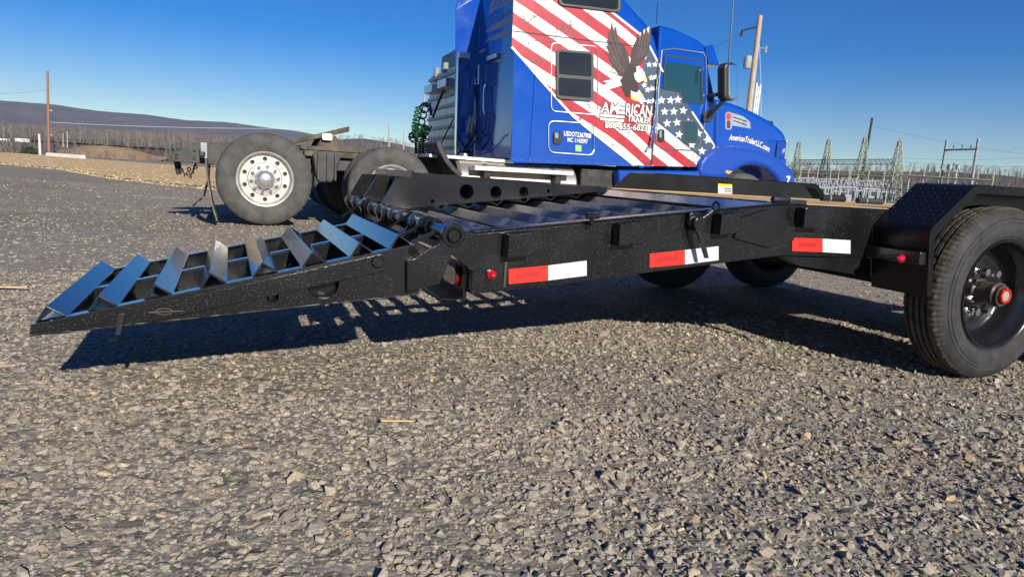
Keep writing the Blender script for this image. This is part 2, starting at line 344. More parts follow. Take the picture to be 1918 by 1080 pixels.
# loose stones on the gravel
def stones(name, xs, ys, size, label):
    phi = (1 + 5 ** .5) / 2
    iv = np.array([(-1,phi,0),(1,phi,0),(-1,-phi,0),(1,-phi,0),(0,-1,phi),(0,1,phi),(0,-1,-phi),(0,1,-phi),(phi,0,-1),(phi,0,1),(-phi,0,-1),(-phi,0,1)]) / 1.9
    itri = np.array([(0,11,5),(0,5,1),(0,1,7),(0,7,10),(0,10,11),(1,5,9),(5,11,4),(11,10,2),(10,7,6),(7,1,8),(3,9,4),(3,4,2),(3,2,6),(3,6,8),(3,8,9),(4,9,5),(2,4,11),(6,2,10),(8,6,7),(9,8,1)])
    protos = []
    for k in range(24):
        q = iv * (1 + RNG.normal(0, .20, (12, 1))) + RNG.normal(0, .10, (12, 3))
        for _ in range(6):                      # chop flat faces for a crushed-rock look
            nrm = RNG.normal(size=3); nrm /= np.linalg.norm(nrm); d = q @ nrm; c = RNG.uniform(.34, .62); q = q - np.outer(np.clip(d - c, 0, None), nrm)
        protos.append(q)
    protos = np.array(protos); n = len(xs)
    P = protos[RNG.integers(0, 24, n)]
    an = np.stack([RNG.uniform(.85, 1.4, n), RNG.uniform(.65, 1.05, n), RNG.uniform(.32, .7, n)], 1)
    pk = .22 * sstep(.6, -.6, xs) * (ys < 4.4); size = size * (1 - .3 * pk); an[:, 2] *= 1 - .5 * pk; P = P * an[:, None, :] * size[:, None, None]
    def rot(a, i, j, P):
        c, s = np.cos(a)[:, None], np.sin(a)[:, None]; pi, pj = P[:, :, i].copy(), P[:, :, j].copy(); P[:, :, i] = c * pi - s * pj; P[:, :, j] = s * pi + c * pj
    tl = np.where(xs > .2, .34, .22); rot(RNG.normal(0, 1, n) * tl, 0, 2, P); rot(RNG.normal(0, 1, n) * tl, 1, 2, P); rot(RNG.uniform(0, 6.283, n), 0, 1, P)
    z = gz(xs, ys) + micro(xs, ys) - .010 + size * (RNG.uniform(-.22, .30, n) - .12 * pk)
    P[:, :, 0] += xs[:, None]; P[:, :, 1] += ys[:, None]; P[:, :, 2] += z[:, None]
    V_ = P.reshape(-1, 3).astype(np.float32); T = (itri[None] + (np.arange(n) * 12)[:, None, None]).reshape(-1, 3).astype(np.int32)
    me = bpy.data.meshes.new(name); me.vertices.add(len(V_)); me.vertices.foreach_set('co', V_.ravel())
    me.loops.add(T.size); me.loops.foreach_set('vertex_index', T.ravel()); me.polygons.add(len(T))
    me.polygons.foreach_set('loop_start', np.arange(0, T.size, 3, dtype=np.int32)); me.polygons.foreach_set('loop_total', np.full(len(T), 3, np.int32)); me.shade_flat(); me.update(calc_edges=True)
    pal = np.array([(.27,.26,.245),(.23,.228,.228),(.33,.315,.29),(.19,.178,.16),(.35,.31,.25),(.29,.26,.215),(.43,.39,.325),(.50,.48,.44),(.52,.41,.23),(.12,.105,.095),(.52,.37,.21)])
    ci = RNG.choice(11, n, p=[.19,.14,.15,.09,.15,.12,.065,.035,.03,.02,.01]); c = pal[ci] * RNG.uniform(.8, 1.28, (n, 1)) * np.array([.97, .895, .80]) * (1 + .16 * np.sin(xs * 2.1 + 1.3 * np.sin(ys * 2.7)) * np.sin(ys * 1.9 + .8))[:, None] 
    # dust: patches of the yard where the stones are tanner
    w = .5 + .5 * np.sin(xs * 1.3 + 1.7 * np.sin(ys * .9)) * np.sin(ys * 1.1 + .6); w = np.clip(w * .45 + .30 * sstep(.9, -.5, xs) + .25 * sstep(2.2, 3.6, ys), 0, .72)[:, None]; c = c * (1 - w) + w * np.array([.335, .29, .222])
    c = np.concatenate([np.repeat(c, 12, 0), np.ones((n * 12, 1))], 1).astype(np.float32)
    at = me.attributes.new('Col', 'FLOAT_COLOR', 'POINT'); at.data.foreach_set('color', c.ravel())
    o = bpy.data.objects.new(name, me); COL.objects.link(o); me.materials.append(M['stone']); return tag(o, label, 'gravel', kind='stuff')
m = mat('crushed_stone', (.3, .28, .25), .88, 0, .25); at_ = N(m, 'ShaderNodeAttribute'); at_.attribute_name = 'Col'; co = coord(m); nn = noise(m, co, 160, 3)
rr = ramp(m, nn.outputs[0], [(.3, .75), (.7, 1.2)]); L(m, mix(m, 1.0, at_.outputs[0], rr.outputs[0], 'MULTIPLY'), bsdf(m).inputs['Base Color']); bump(m, nn.outputs[0], .35, .003); M['stone'] = m
def spread(y0, y1, dens, side):
    n = int(dens * (y1 - y0) * ((side * 2) * (y0 + y1) / 2 + .8)); ys = RNG.uniform(y0, y1, n * 2); xs = RNG.uniform(-1, 1, n * 2) * (side * y1 + .4)
    k = np.abs(xs) < side * ys + .4; xs, ys = xs[k], ys[k]; return xs[:n], ys[:n]
X, Y = spread(1.05, 2.3, 6600, .86); S = np.clip(RNG.lognormal(math.log(.0076), .48, len(X)), .0035, .026)
X2, Y2 = spread(2.3, 4.4, 3300, .84); S2 = np.clip(RNG.lognormal(math.log(.0082), .44, len(X2)), .004, .026)
stones('gravel_stones', np.concatenate([X, X2]), np.concatenate([Y, Y2]), np.concatenate([S, S2]), 'loose angular grey and tan stones in front of the trailer')
X, Y = spread(4.4, 9.5, 260, .84); S = np.clip(RNG.lognormal(math.log(.0105), .4, len(X)), .006, .026)
stones('scattered_gravel', X, Y, S, 'scattered small stones around the trailer and truck')
X, Y = spread(9.5, 17, 60, .84); S = np.clip(RNG.lognormal(math.log(.013), .4, len(X)), .008, .03)
stones('distant_gravel', X, Y, S, 'sparse pale stones on the dark gravel beyond the ramp')
X, Y = spread(1.1, 5.5, 9, .84); S = RNG.uniform(.018, .034, len(X))
stones('larger_stones', X, Y, S, 'larger rocks lying among the gravel')

# splinters of wood lying on the gravel
def splinter(px, py, ln, rz, label):
    p = ground_pt(px, py); mb = MB(); w = ln * .07
    mb.hexa([(-ln/2,-w,0),(ln/2,-w*.4,0),(ln/2,w*.3,0),(-ln/2,w,0)], [(-ln/2,-w*.7,w*.8),(ln/2,-w*.3,w*.5),(ln/2,w*.2,w*.5),(-ln/2,w*.8,w*.8)])
    o = build('wood_splinter', mb, M['wood']); o.location = (p[0], p[1], gz(p[0], p[1]) + .008); o.rotation_euler = (.05, -.03, rz); return tag(o, label, 'splinter')
splinter(745, 793, .10, .05, 'pale wood splinter on gravel below the ramp shadow')
splinter(20, 541, .17, .15, 'tan wood splinter on dark gravel left of the ramp')
splinter(1380, 967, .055, 2.1, 'short brown stick lying in the foreground gravel')

# dirt field, hills
def sheet(name, near, farr, z, mt, label, cat):
    mb = MB(); n = len(near)
    rows = 14; pts = []
    for i in range(rows + 1):
        t = i / rows
        for a, b in zip(near, farr): x = a[0] + (b[0] - a[0]) * t; y = a[1] + (b[1] - a[1]) * t; pts.append((x, y, float(gz(x, y)) + z))
    mb.add(pts, [(i * n + k, i * n + k + 1, (i + 1) * n + k + 1, (i + 1) * n + k) for i in range(rows) for k in range(n - 1)], False)
    return tag(build(name, mb, mt), label, cat, kind='structure')
def densify(poly, n, jit):
    out = []
    for a, b in zip(poly, poly[1:]):
        for k in range(n):
            t = k / n; l_ = math.hypot(b[0] - a[0], b[1] - a[1]); j_ = jit * min(1, l_ / n); w_ = random.uniform(-j_, j_); out.append((a[0] + (b[0] - a[0]) * t - w_ * (b[1] - a[1]) / l_, a[1] + (b[1] - a[1]) * t + w_ * (b[0] - a[0]) / l_))
    return out + [poly[-1]]
m = mottled('straw_dirt', (.54, .36, .155), (.66, .47, .25), .8, .95, lo=.3, hi=.7, detail=8); M['dirt'] = m
nearl = densify([(-95, 62), (-60, 45), (-38, 36), (-22, 29.7), (-17.8, 27), (-12.7, 21.6), (-9.2, 18.8), (-5, 17.6), (2, 17.5), (14, 21), (40, 40)], 9, .0)
farl = densify([(-110, 88), (-85, 84), (-62, 82), (-52, 72), (-42, 63), (-33, 57), (-27, 53), (-16, 50), (-2, 48), (18, 52), (48, 70)], 9, .0)
sheet('dirt_field', nearl, farl, .010, M['dirt'], 'straw coloured bare dirt strip beyond the gravel yard', 'dirt field')

def tufts(name, n, label):
    vs = []; fs = []; cc = []
    for _ in range(n):
        i = random.uniform(0, len(nearl) - 1.01); k = int(i); t = i - k; a, b_ = nearl[k], nearl[k + 1]; c, d_ = farl[k], farl[k + 1]; q = random.random() ** 2.2 * 1.06 - .05
        x = (a[0] + (b_[0] - a[0]) * t) * (1 - q) + (c[0] + (d_[0] - c[0]) * t) * q; y = (a[1] + (b_[1] - a[1]) * t) * (1 - q) + (c[1] + (d_[1] - c[1]) * t) * q; z = float(gz(x, y)); sz = random.uniform(.012, .05); col = np.array(random.choice([(.5, .38, .2), (.42, .31, .17), (.58, .46, .28), (.3, .22, .13), (.62, .54, .4)])) * random.uniform(.8, 1.15)
        for _b in range(5):
            al = random.uniform(0, 6.28); w = sz * .5; o_ = len(vs); dx, dy = math.cos(al), math.sin(al)
            vs += [(x + dx * sz * .6 - dy * w, y + dy * sz * .6 + dx * w, z), (x + dx * sz * .6 + dy * w, y + dy * sz * .6 - dx * w, z), (x + dx * sz * random.uniform(-.4, 1.2), y + dy * sz * random.uniform(-.4, 1.2), z + sz * random.uniform(.4, 1.0))]; fs.append((o_, o_ + 1, o_ + 2)); cc += [tuple(col) + (1,)] * 3
    me = bpy.data.meshes.new(name); me.from_pydata(vs, [], fs); at2 = me.attributes.new('Col', 'FLOAT_COLOR', 'POINT'); at2.data.foreach_set('color', np.array(cc, np.float32).ravel())
    mt = mat('dry_tuft', (.5, .4, .2), .95, 0, .1); a2 = N(mt, 'ShaderNodeAttribute'); a2.attribute_name = 'Col'; L(mt, a2.outputs[0], bsdf(mt).inputs['Base Color']); me.materials.append(mt); o = bpy.data.objects.new(name, me); COL.objects.link(o); tag(o, label, 'dirt clods', kind='stuff')
tufts('dirt_clods', 9000, 'straw clods and dry tufts scattered over the dirt strip')

def forest_mat(name, c1, c2, c3, s):
    m = mat(name, c1, .95, 0, .1); co = coord(m, 'Object', (1, 1, .35)); n = noise(m, co, s, 9, .72); n2 = noise(m, coord(m), s * .12, 4)
    r = ramp(m, n.outputs[0], [(.32, c1), (.5, c2), (.68, c3)]); f = ramp(m, n2.outputs[0], [(.35, .8), (.65, 1.2)])
    L(m, mix(m, 1.0, r.outputs[0], f.outputs[0], 'MULTIPLY'), bsdf(m).inputs['Base Color']); bump(m, n.outputs[0], .8, .35 / s); return m
M['mountain'] = forest_mat('bare_forest_mountain', (.04, .037, .048), (.11, .095, .105), (.21, .18, .175), .055)
M['hill'] = forest_mat('bare_forest_hill', (.10, .085, .075), (.15, .127, .112), (.19, .165, .14), .06)
def hill(name, prof, Rr, Rb, zb, mt, label, rough=.0):
    px = np.array([p[0] for p in prof], float); py = np.array([p[1] for p in prof], float)
    xs = np.linspace(px[0], px[-1], 170); ys = np.interp(xs, px, py); rows = []
    jit = np.cumsum(RNG.normal(0, 1, 170)); jit = (jit - np.linspace(jit[0], jit[-1], 170)) * rough
    for t in (0, .12, .25, .4, .55, .7, .85, 1.0, 1.12, 1.4):
        row = []
        for i, (x, y) in enumerate(zip(xs, ys)):
            d = ray(x, y + jit[i]); hyp = math.hypot(d[0], d[1]); zr = CAMH + d[2] / hyp * Rr
            rad = Rb + (Rr - Rb) * t; s = t ** 1.25 if t <= 1 else max(0, 1 - (t - 1) * 2.2)
            z = zb + (zr - zb) * s + (math.sin(i * .9 + t * 9) * .02 * (zr - zb) if 0 < t < 1 else 0)
            row.append((d[0] / hyp * rad, d[1] / hyp * rad, z))
        rows.append(row)
    mb = MB(); n = 170; mb.add([p for r_ in rows for p in r_], [(i * n + k, i * n + k + 1, (i + 1) * n + k + 1, (i + 1) * n + k) for i in range(len(rows) - 1) for k in range(n - 1)], True)
    o = build(name, mb, mt, sharp=180); tag(o, label, 'hill', kind='structure'); return rows
hill('mountain_ridge', [(-900,190),(-400,176),(0,187),(90,194),(180,207),(275,213),(350,225),(420,228),(500,238),(560,246),(640,262),(720,277),(900,310),(1200,345)], 4600, 2300, -5, M['mountain'], 'long wooded mountain ridge on the left skyline', .25)
hill_b = hill('wooded_hill', [(430,300),(520,276),(600,262),(680,259),(740,268),(800,282),(900,308),(1100,340)], 1300, 900, 4, M['hill'], 'brown wooded hill behind the truck frame', .1)
hill_a = hill('forest_hill', [(-700,246),(-300,244),(0,242),(100,247),(200,252),(300,254),(400,257),(500,264),(600,274),(700,292),(800,310)], 850, 330, 3, M['hill'], 'bare wooded slope below the mountain ridge', .1)
hill_c = hill('right_hill', [(1350,352),(1440,322),(1500,316),(1600,320),(1690,322),(1789,322),(1864,327),(1918,333),(2050,350),(2300,372),(2600,392)], 620, 300, 1, M['hill'], 'brown wooded rise behind the substation', .1)
# bare trees on the slopes: a far-off wood that reads as one mass
def wood(name, rows, count, h0, h1, label, t0=0, t1=7):
    protos = []
    for k in range(10):
        mb = MB(); mb.tube([(0,0,0),(random.uniform(-.02,.02),0,.5),(random.uniform(-.05,.05),random.uniform(-.05,.05),1)], [.016,.011,.002], 3, False, False)
        for j in range(13):
            z = random.uniform(.28, .85); a = random.uniform(0, 6.28); ln = random.uniform(.12, .3) * (1.15 - z * .6); e = Vector((math.cos(a) * ln, math.sin(a) * ln, z + ln * random.uniform(.5, 1.4)))
            b = Vector((0, 0, z)); s = Vector((-math.sin(a), math.cos(a), 0)) * .008
            mb.add([b - s, b + s, e, b + Vector((0, 0, .016))], [(0, 1, 2), (1, 3, 2), (3, 0, 2)])
            for q in range(1):
                f = b.lerp(e, random.uniform(.4, .8)); g_ = f + Vector((random.uniform(-.08,.08), random.uniform(-.08,.08), random.uniform(.06,.14))); mb.add([f, f + s * .8, g_], [(0, 1, 2)])
        tri = []
        for f in mb.f: tri += [(f[0], f[i], f[i + 1]) for i in range(1, len(f) - 1)]
        protos.append((np.array(mb.v), np.array(tri)))
    g = np.array(rows)[t0:t1 + 1]; nr_, nc = g.shape[:2]; VV = []; TT = []; off = 0; CC = []
    for _ in range(count):
        i = random.uniform(0, nr_ - 1.001); k = random.uniform(0, nc - 1.001); i0, k0 = int(i), int(k); fi, fk = i - i0, k - k0
        p = g[i0, k0] * (1 - fi) * (1 - fk) + g[i0 + 1, k0] * fi * (1 - fk) + g[i0, k0 + 1] * (1 - fi) * fk + g[i0 + 1, k0 + 1] * fi * fk
        v_, t_ = protos[random.randrange(10)]; h = random.uniform(h0, h1); a = random.uniform(0, 6.28); c, s = math.cos(a), math.sin(a)
        q = v_ * h * np.array([1.25, 1.25, 1]); q = np.stack([q[:, 0] * c - q[:, 1] * s, q[:, 0] * s + q[:, 1] * c, q[:, 2]], 1) + p - np.array([0, 0, .3]); VV.append(q); TT.append(t_ + off); off += len(v_)
        CC.append(np.tile(np.append(np.array([.17, .145, .13]) * random.uniform(.7, 1.35), 1), (len(v_), 1)))
    V_ = np.concatenate(VV).astype(np.float32); T = np.concatenate(TT).astype(np.int32); me = bpy.data.meshes.new(name)
    me.vertices.add(len(V_)); me.vertices.foreach_set('co', V_.ravel()); me.loops.add(T.size); me.loops.foreach_set('vertex_index', T.ravel()); me.polygons.add(len(T))
    me.polygons.foreach_set('loop_start', np.arange(0, T.size, 3, dtype=np.int32)); me.polygons.foreach_set('loop_total', np.full(len(T), 3, np.int32)); me.shade_flat(); me.update(calc_edges=True)
    a = me.attributes.new('Col', 'FLOAT_COLOR', 'POINT'); a.data.foreach_set('color', np.concatenate(CC).astype(np.float32).ravel())
    me.materials.append(M['twig']); o = bpy.data.objects.new(name, me); COL.objects.link(o); tag(o, label, 'forest', kind='stuff')
m = mat('bare_twigs', (.15, .13, .11), .95, 0, .1); at_ = N(m, 'ShaderNodeAttribute'); at_.attribute_name = 'Col'; L(m, at_.outputs[0], bsdf(m).inputs['Base Color']); M['twig'] = m
wood('bare_forest', hill_a, 5600, 4, 8, 'leafless grey brown forest on the left slope')
wood('bare_hill_wood', hill_b, 1800, 7, 12, 'leafless wood on the hill behind the truck frame', 2)
wood('bare_rise_wood', hill_c, 1800, 5, 9, 'leafless wood on the rise behind the substation', 1)
brush_rows = [[tuple(np.array([math.sin(a) * r, math.cos(a) * r, float(gz(math.sin(a) * r, math.cos(a) * r))])) for a in np.linspace(R(-48), R(-8), 60)] for r in (105, 140, 190, 250, 320)]
wood('valley_brush', brush_rows, 1500, 1.2, 4.0, 'leafless brush and saplings in the valley beyond the dirt field', 0, 4)
# bare dirt mound beyond the field
mp_ = [(125,291),(137,277),(165,272),(200,273),(235,277),(265,284),(290,292),(320,296)]; mb = MB(); vs = []
for k, (x, y) in enumerate(mp_):
    a, b = far(x, y, 150), far(x, 300, 150); top = Vector(a); vs += [(a[0], a[1] - 16, min(b[2], -2.2)), tuple(top), (a[0] * 1.12, a[1] * 1.12, -3)]
mb.add(vs, [(3*k+j, 3*k+3+j, 3*k+4+j, 3*k+1+j) for k in range(len(mp_) - 1) for j in (0, 1)], True)
M['mound'] = mottled('orange_dirt_mound', (.36, .22, .10), (.46, .33, .18), .25, .95, detail=7)
tag(build('dirt_mound', mb, M['mound'], sharp=180), 'orange bare dirt mound in the valley on the left', 'mound', kind='structure')

# ------------------------------------------------------------------ poles, wires, substation
def wpole(name, top, base, Y, r, mt, label, cat='pole', group=None):
    a, b = far(*top, Y), far(*base, Y); o = thing(name, b, label, cat, group); d = Vector(a) - Vector(b)
    mb = MB(); mb.tube([(0, 0, -.4), tuple(d * .5), tuple(d)], [r * 1.2, r * 1.05, r * .85], 10); build('shaft', mb, mt, o); return o, d
o, d = wpole('utility_pole', (89, 133), (91.5, 288), 88, .15, M['pole_brown'], 'tall brown wooden utility pole on the left beyond the dirt field')
for t in (.18, .47, .77):
    mb = MB(); p = d * (1 - t); mb.box(p.x, p.x + .55, p.y - .05, p.y + .05, p.z - .06, p.z + .06); build('bracket', mb, M['galv'], o)
wpole('short_post', (73.5, 251), (75, 289), 76, .11, M['concrete'], 'short pale post left of the brown utility pole')
wpole('thin_pole', (728.5, 229), (729, 285), 95, .10, M['pole_wood'], 'thin pole on the skyline behind the fifth wheel, left of two')
wpole('thin_pole', (756, 246), (756, 290), 120, .10, M['pole_wood'], 'thin pole on the skyline behind the fifth wheel, right of two')
wpole('thin_pole', (795, 175), (788, 300), 60, .06, M['pole_wood'], 'thin brown pole beside the green coiled hoses')
for x, y0, y1, nm in ((118,249,272,'left'),(126,246,273,'right')):
    wpole('bare_trunk', (x, y0), (x, y1), 140, .09, M['pole_wood'], 'pale dead tree trunk in the valley, ' + nm + ' of two', 'tree trunk')
o, d = wpole('utility_pole', (1424, 30), (1385, 352), 34, .13, M['pole_wood'], 'pale weathered utility pole with transformer behind the truck hood')
P = lambda t: d * t
mb = MB(); p = P(.735); mb.lathe([(.0, -.28), (.17, -.28), (.19, 0), (.17, .28), (.0, .3)], (p.x - .33, p.y, p.z), 'z', 14); build('transformer', mb, M['galv'], o)
mb = MB(); p = P(.94); mb.tube([tuple(p), (p.x - .75, p.y, p.z - .22)], .035, 6); mb.tube([(p.x - .75, p.y, p.z - .22), (p.x - .8, p.y, p.z - .5)], .05, 6); build('insulator', mb, M['black_plastic'], o)
mb = MB(); p = P(.82); mb.tube([tuple(p), (p.x + .45, p.y, p.z)], .025, 6); mb.tube([(p.x + .45, p.y, p.z - .2), (p.x + .45, p.y, p.z + .12)], .05, 6); build('insulator', mb, M['galv'], o)
for k, t in ((0, .62), (1, .60), (2, .61)):
    mb = MB(); q = P(.02); p = P(t); mb.tube([(q.x + .2 + .09 * k, q.y - .1, q.z), (p.x + .2 + .09 * k, p.y - .1, p.z)], .035, 6); build('conduit', mb, M['white'], o)
mb = MB(); p = P(.93); mb.tube([tuple(p), (p.x + .35, p.y, p.z - 2.2), (p.x + .75, p.y, p.z - 5.3)], .008, 4); build('guy_wire', mb, M['wire_pale'], o)
o, d = wpole('utility_pole', (1634, 221), (1606, 378), 108, .19, M['pole_dark'], 'dark creosote pole standing behind the lattice towers')
def seg(mb, a, b, r): mb.tube([tuple(a), tuple(b)], r, 4, False, False)
# H-frame
a0, a1, b0, b1 = far(1774, 262, 100), far(1760, 348, 100), far(1833, 259, 100), far(1818, 352, 100)
o = thing('h_frame_pole', a1, 'grey H shaped pole frame with crossbar right of the substation', 'pole frame'); B = Vector(a1)
for t, b in ((a0, a1), (b0, b1)):
    mb = MB(); e = Vector(b) - B; mb.tube([e + Vector((0, 0, -2.5)), e, Vector(t) - B], [.24, .22, .18], 10); build('post', mb, M['galv'], o)
c0, c1 = Vector(far(1772, 281, 99.7)) - B, Vector(far(1830, 279.5, 99.7)) - B
mb = MB(); mb.tube([c0, c1], .13, 6); build('crossbar', mb, M['steel_dark'], o)
for t in (.22, .5, .78):
    mb = MB(); p = c0.lerp(c1, t); mb.tube([p, p + Vector((.05, 0, .65))], .06, 6); build('insulator', mb, M['steel_dark'], o)
def lattice(px, top, base, Y, w0, w1, label):
    t, b = Vector(far(px, top, Y)), Vector(far(px - (base - top) * .13, base, Y)); b.x = t.x; o = thing('lattice_tower', b, label, 'tower', 'substation lattice towers'); H = t.z - b.z + 1.0
    n = 9; mb = MB(); lv = [[Vector((sx * w, sy * w, z - 1.0)) for sx, sy in ((-1,-1),(1,-1),(1,1),(-1,1))] for z, w in ((H * (1 - (1 - i / n) ** 1.0), w1 + (w0 - w1) * (1 - i / n)) for i in range(n + 1))]
    for i in range(n):
        for c in range(4):
            seg(mb, lv[i][c], lv[i + 1][c], .07); seg(mb, lv[i][c], lv[i + 1][(c + 1) % 4], .04); seg(mb, lv[i][(c + 1) % 4], lv[i + 1][c], .04); seg(mb, lv[i + 1][c], lv[i + 1][(c + 1) % 4], .035)
    build('lattice', mb, M['galv_green'], o); mb = MB(); mb.tube([lv[n][0] * .5 + lv[n][2] * .5, (lv[n][0] + lv[n][2]) / 2 + Vector((0, 0, .7))], .05, 4); build('spike', mb, M['galv_green'], o); return o
for px, tp, Y, nm in ((1497, 266, 118, 'leftmost of four, beside the truck fender'), (1553, 261, 112, 'second of four from the truck'), (1621, 258, 106, 'third of four, in front of the dark pole'), (1686, 264, 102, 'rightmost of four')):
    lattice(px, tp, 378, Y, 1.05, .18, 'pale green steel lattice tower, ' + nm)
def girder(p, q, hgt, mt, label, n=24, r=.055):
    a, b = Vector(p), Vector(q); o = thing('substation_girder', a, label, 'girder', 'substation girders'); d = b - a; mb = MB(); wv = Vector((0, .8, 0)); up = Vector((0, 0, hgt))
    for e in (Vector(), wv, up, wv + up): seg(mb, e, d + e, r)
    for i in range(n):
        s, t = d * (i / n), d * ((i + 1) / n)
        seg(mb, s, t + up, r * .6); seg(mb, s + up, t, r * .6); seg(mb, s + wv, t + wv + up, r * .6); seg(mb, s + up, t + wv + up, r * .6)
    build('truss', mb, mt, o); return o
girder(far(1493, 308, 118), far(1679, 308, 102), .75, M['galv_green'], 'upper green truss girder spanning the lattice towers')
girder(far(1488, 330, 116), far(1690, 334, 101), .5, M['galv_green'], 'middle green truss girder under the upper one')
def beam(p, q, r, mt, label, posts=(), n=6):
    a, b = Vector(p), Vector(q); o = thing('bus_beam', a, label, 'beam', 'substation bus beams'); d = b - a; mb = MB(); mb.tube([Vector(), d], r, n); build('beam', mb, mt, o)
    for t, lo, hi in posts:
        mb = MB(); s = d * t; mb.tube([s + Vector((0, 0, lo)), s + Vector((.02, 0, hi))], .07, 5); build('post', mb, mt, o)
beam(far(1684, 328, 100), far(1861, 338.5, 90), .11, M['bus'], 'pale yellow bus beam running right from the towers', [(t, -4.5, 1.25) for t in (.12, .28, .45, .62, .84, .99)])
beam(far(1590, 348, 92), far(1720, 356.5, 84), .07, M['insul'], 'thin white pipe crossing the switchgear', [(t, -2.6, .0) for t in (.05, .5, .95)])
beam(far(1490, 318, 110), far(1600, 320, 104), .07, M['bus'], 'pale bus pipe between the two left towers', [(t, -4.0, .5) for t in (.1, .4, .75, .95)])
beam(far(1492, 334, 104), far(1650, 340, 98), .06, M['bus'], 'low pale bus pipe behind the switchgear', [(t, -3.0, .4) for t in (.03, .2, .36, .55, .72, .9)])
beam(far(1500, 324, 108), far(1700, 331, 96), .05, M['bus'], 'thin pale bus pipe under the middle girder', [(t, -3.5, .7) for t in (.08, .3, .48, .66, .8)])
for px, py, nm in ((1779, 313, 'left'), (1794, 313, 'right')):
    a = far(px, py, 98); o = thing('pole_transformer', a, 'pale round transformer can between the H frame posts, ' + nm + ' of two', 'transformer', 'transformers in the H frame'); mb = MB(); mb.lathe([(0, -.32), (.27, -.32), (.3, 0), (.27, .3), (.12, .36), (0, .36)], (0, 0, 0), 'z', 12); build('can', mb, M['insul'], o)
    mb = MB(); mb.tube([(0, 0, -.32), (0, 0, -3.2)], .09, 6); build('stand', mb, M['galv'], o)
def switchgear(px, Y, k, label):
    b = far(px, 0, Y); z = -.15; o = thing('switchgear', (b[0], b[1], z), label, 'switchgear', 'substation switchgear')
    w = random.uniform(.7, 1.1); h = random.uniform(1.1, 1.9)
    for s in (-1, 1): mb = MB(); mb.box(s * w - .07, s * w + .07, -.07, .07, -.4, h); build('post', mb, M['insul'], o)
    mb = MB(); mb.box(-w - .25, w + .25, -.09, .09, h, h + .14); build('crossbar', mb, M['galv'], o)
    for j in (-1, 0, 1):
        for s in (-1, 1):
            mb = MB(); x = j * w * .8; pr = []
            for q in range(7): pr += [(.045, q * .1), (.085, q * .1 + .05)]
            e = Vector((x + s * .42, 0, h + 1.0)); a = Vector((x + s * .1, 0, h + .14)); mb.tube([a.lerp(e, t / 8) for t in range(9)], [.06, .1, .06, .1, .06, .1, .06, .1, .05], 6); build('insulator', mb, M['insul'], o)
    if k % 3 == 0: mb = MB(); mb.box(-.4, .4, -.3, .3, .2, 1.0); build('cabinet', mb, M['insul'], o)
    mb = MB(); mb.tube([(-w, 0, h + 1.1), (w, .0, h + 1.15)], .035, 5); build('blade', mb, M['galv'], o)
sgx = [1503, 1519, 1534, 1548, 1562, 1577, 1592, 1606, 1622, 1637, 1652, 1667, 1682, 1697, 1712]
words = ['first', 'second', 'third', 'fourth', 'fifth', 'sixth', 'seventh', 'eighth', 'ninth', 'tenth', 'eleventh', 'twelfth', 'thirteenth', 'fourteenth', 'fifteenth']
for k, x in enumerate(sgx): switchgear(x, 84 + (k * 7) % 20, k, 'pale blue grey switchgear rack with slanted insulators, ' + words[k] + ' from the truck')
def wire(p, q, sag, r, mt, label):
    a, b = Vector(p), Vector(q); o = thing('overhead_wire', a, label, 'wire', 'overhead wires'); pts = [(b - a) * (t / 14) - Vector((0, 0, sag * 4 * (t / 14) * (1 - t / 14))) for t in range(15)]
    mb = MB(); mb.tube(pts, r, 4, False); build('conductor', mb, mt, o)
wire(far(-60, 176, 88), far(91, 168, 88), .2, .016, M['wire'], 'thin dark wire left of the brown utility pole')
wire(far(95, 229, 88), far(620, 240, 88), .3, .022, M['wire_pale'], 'pale cable running right from the brown pole across the ridge')
wire(far(-40, 254, 92), far(400, 268, 92), .1, .03, M['wire'], 'dark low cable crossing the valley on the left')
wire(far(1832, 280, 100), far(2060, 255, 90), .6, .022, M['wire_pale'], 'pale upper wire leading right from the H frame')
wire(far(1832, 282, 100), far(2060, 276, 90), .5, .022, M['wire_pale'], 'pale lower wire leading right from the H frame')
wire(far(1690, 296, 102), far(2060, 283, 90), .6, .018, M['wire'], 'dark wire from the right tower behind the H frame')
wire(far(1690, 303, 102), far(2060, 310, 90), .4, .018, M['wire'], 'dark lower wire from the right tower to the frame edge')
wire(far(1637, 236, 108), far(2060, 300, 95), .8, .016, M['wire'], 'thin wire sloping right from the dark pole top')
wire(far(1422, 38, 34), far(1330, 92, 40), .1, .006, M['wire'], 'thin wire from the pale pole toward the cab')
# low pale barrier, far trailers, shrub
a, b = Vector(far(90, 293.5, 62)), Vector(far(156, 297, 58.5)); o = thing('concrete_barrier', (a + b) / 2, 'long low white barrier at the edge of the dirt field', 'barrier', rz=math.atan2(b.y - a.y, b.x - a.x))
ln = (b - a).length / 2; mb = MB(); mb.prism([(-.3, -.3), (.3, -.3), (.14, .24), (-.14, .24)], -ln, ln, 'yz'); build('barrier_block', mb, M['concrete'], o, .02)
o.location.z = 0.05
for x, Y, w, lab in ((8, 260, 5.5, 'white box trailer far off at the left edge'), (42, 255, 7.0, 'white trailer far off left of the brown pole')):
    w *= .6; p = far(x, 265.5, Y); o = thing('box_trailer', p, lab, 'trailer', 'far parked trailers'); mb = MB(); mb.box(-w / 2, w / 2, -.9, .9, -.1, 1.15); build('box_body', mb, M['white'], o, .05)
    for s in (-.32, .32): mb = MB(); mb.lathe([(0, -.92), (.35, -.92), (.35, -.6), (0, -.6)], (s * w, 0, -.3), 'y', 12); build('wheel', mb, M['rubber'], o)
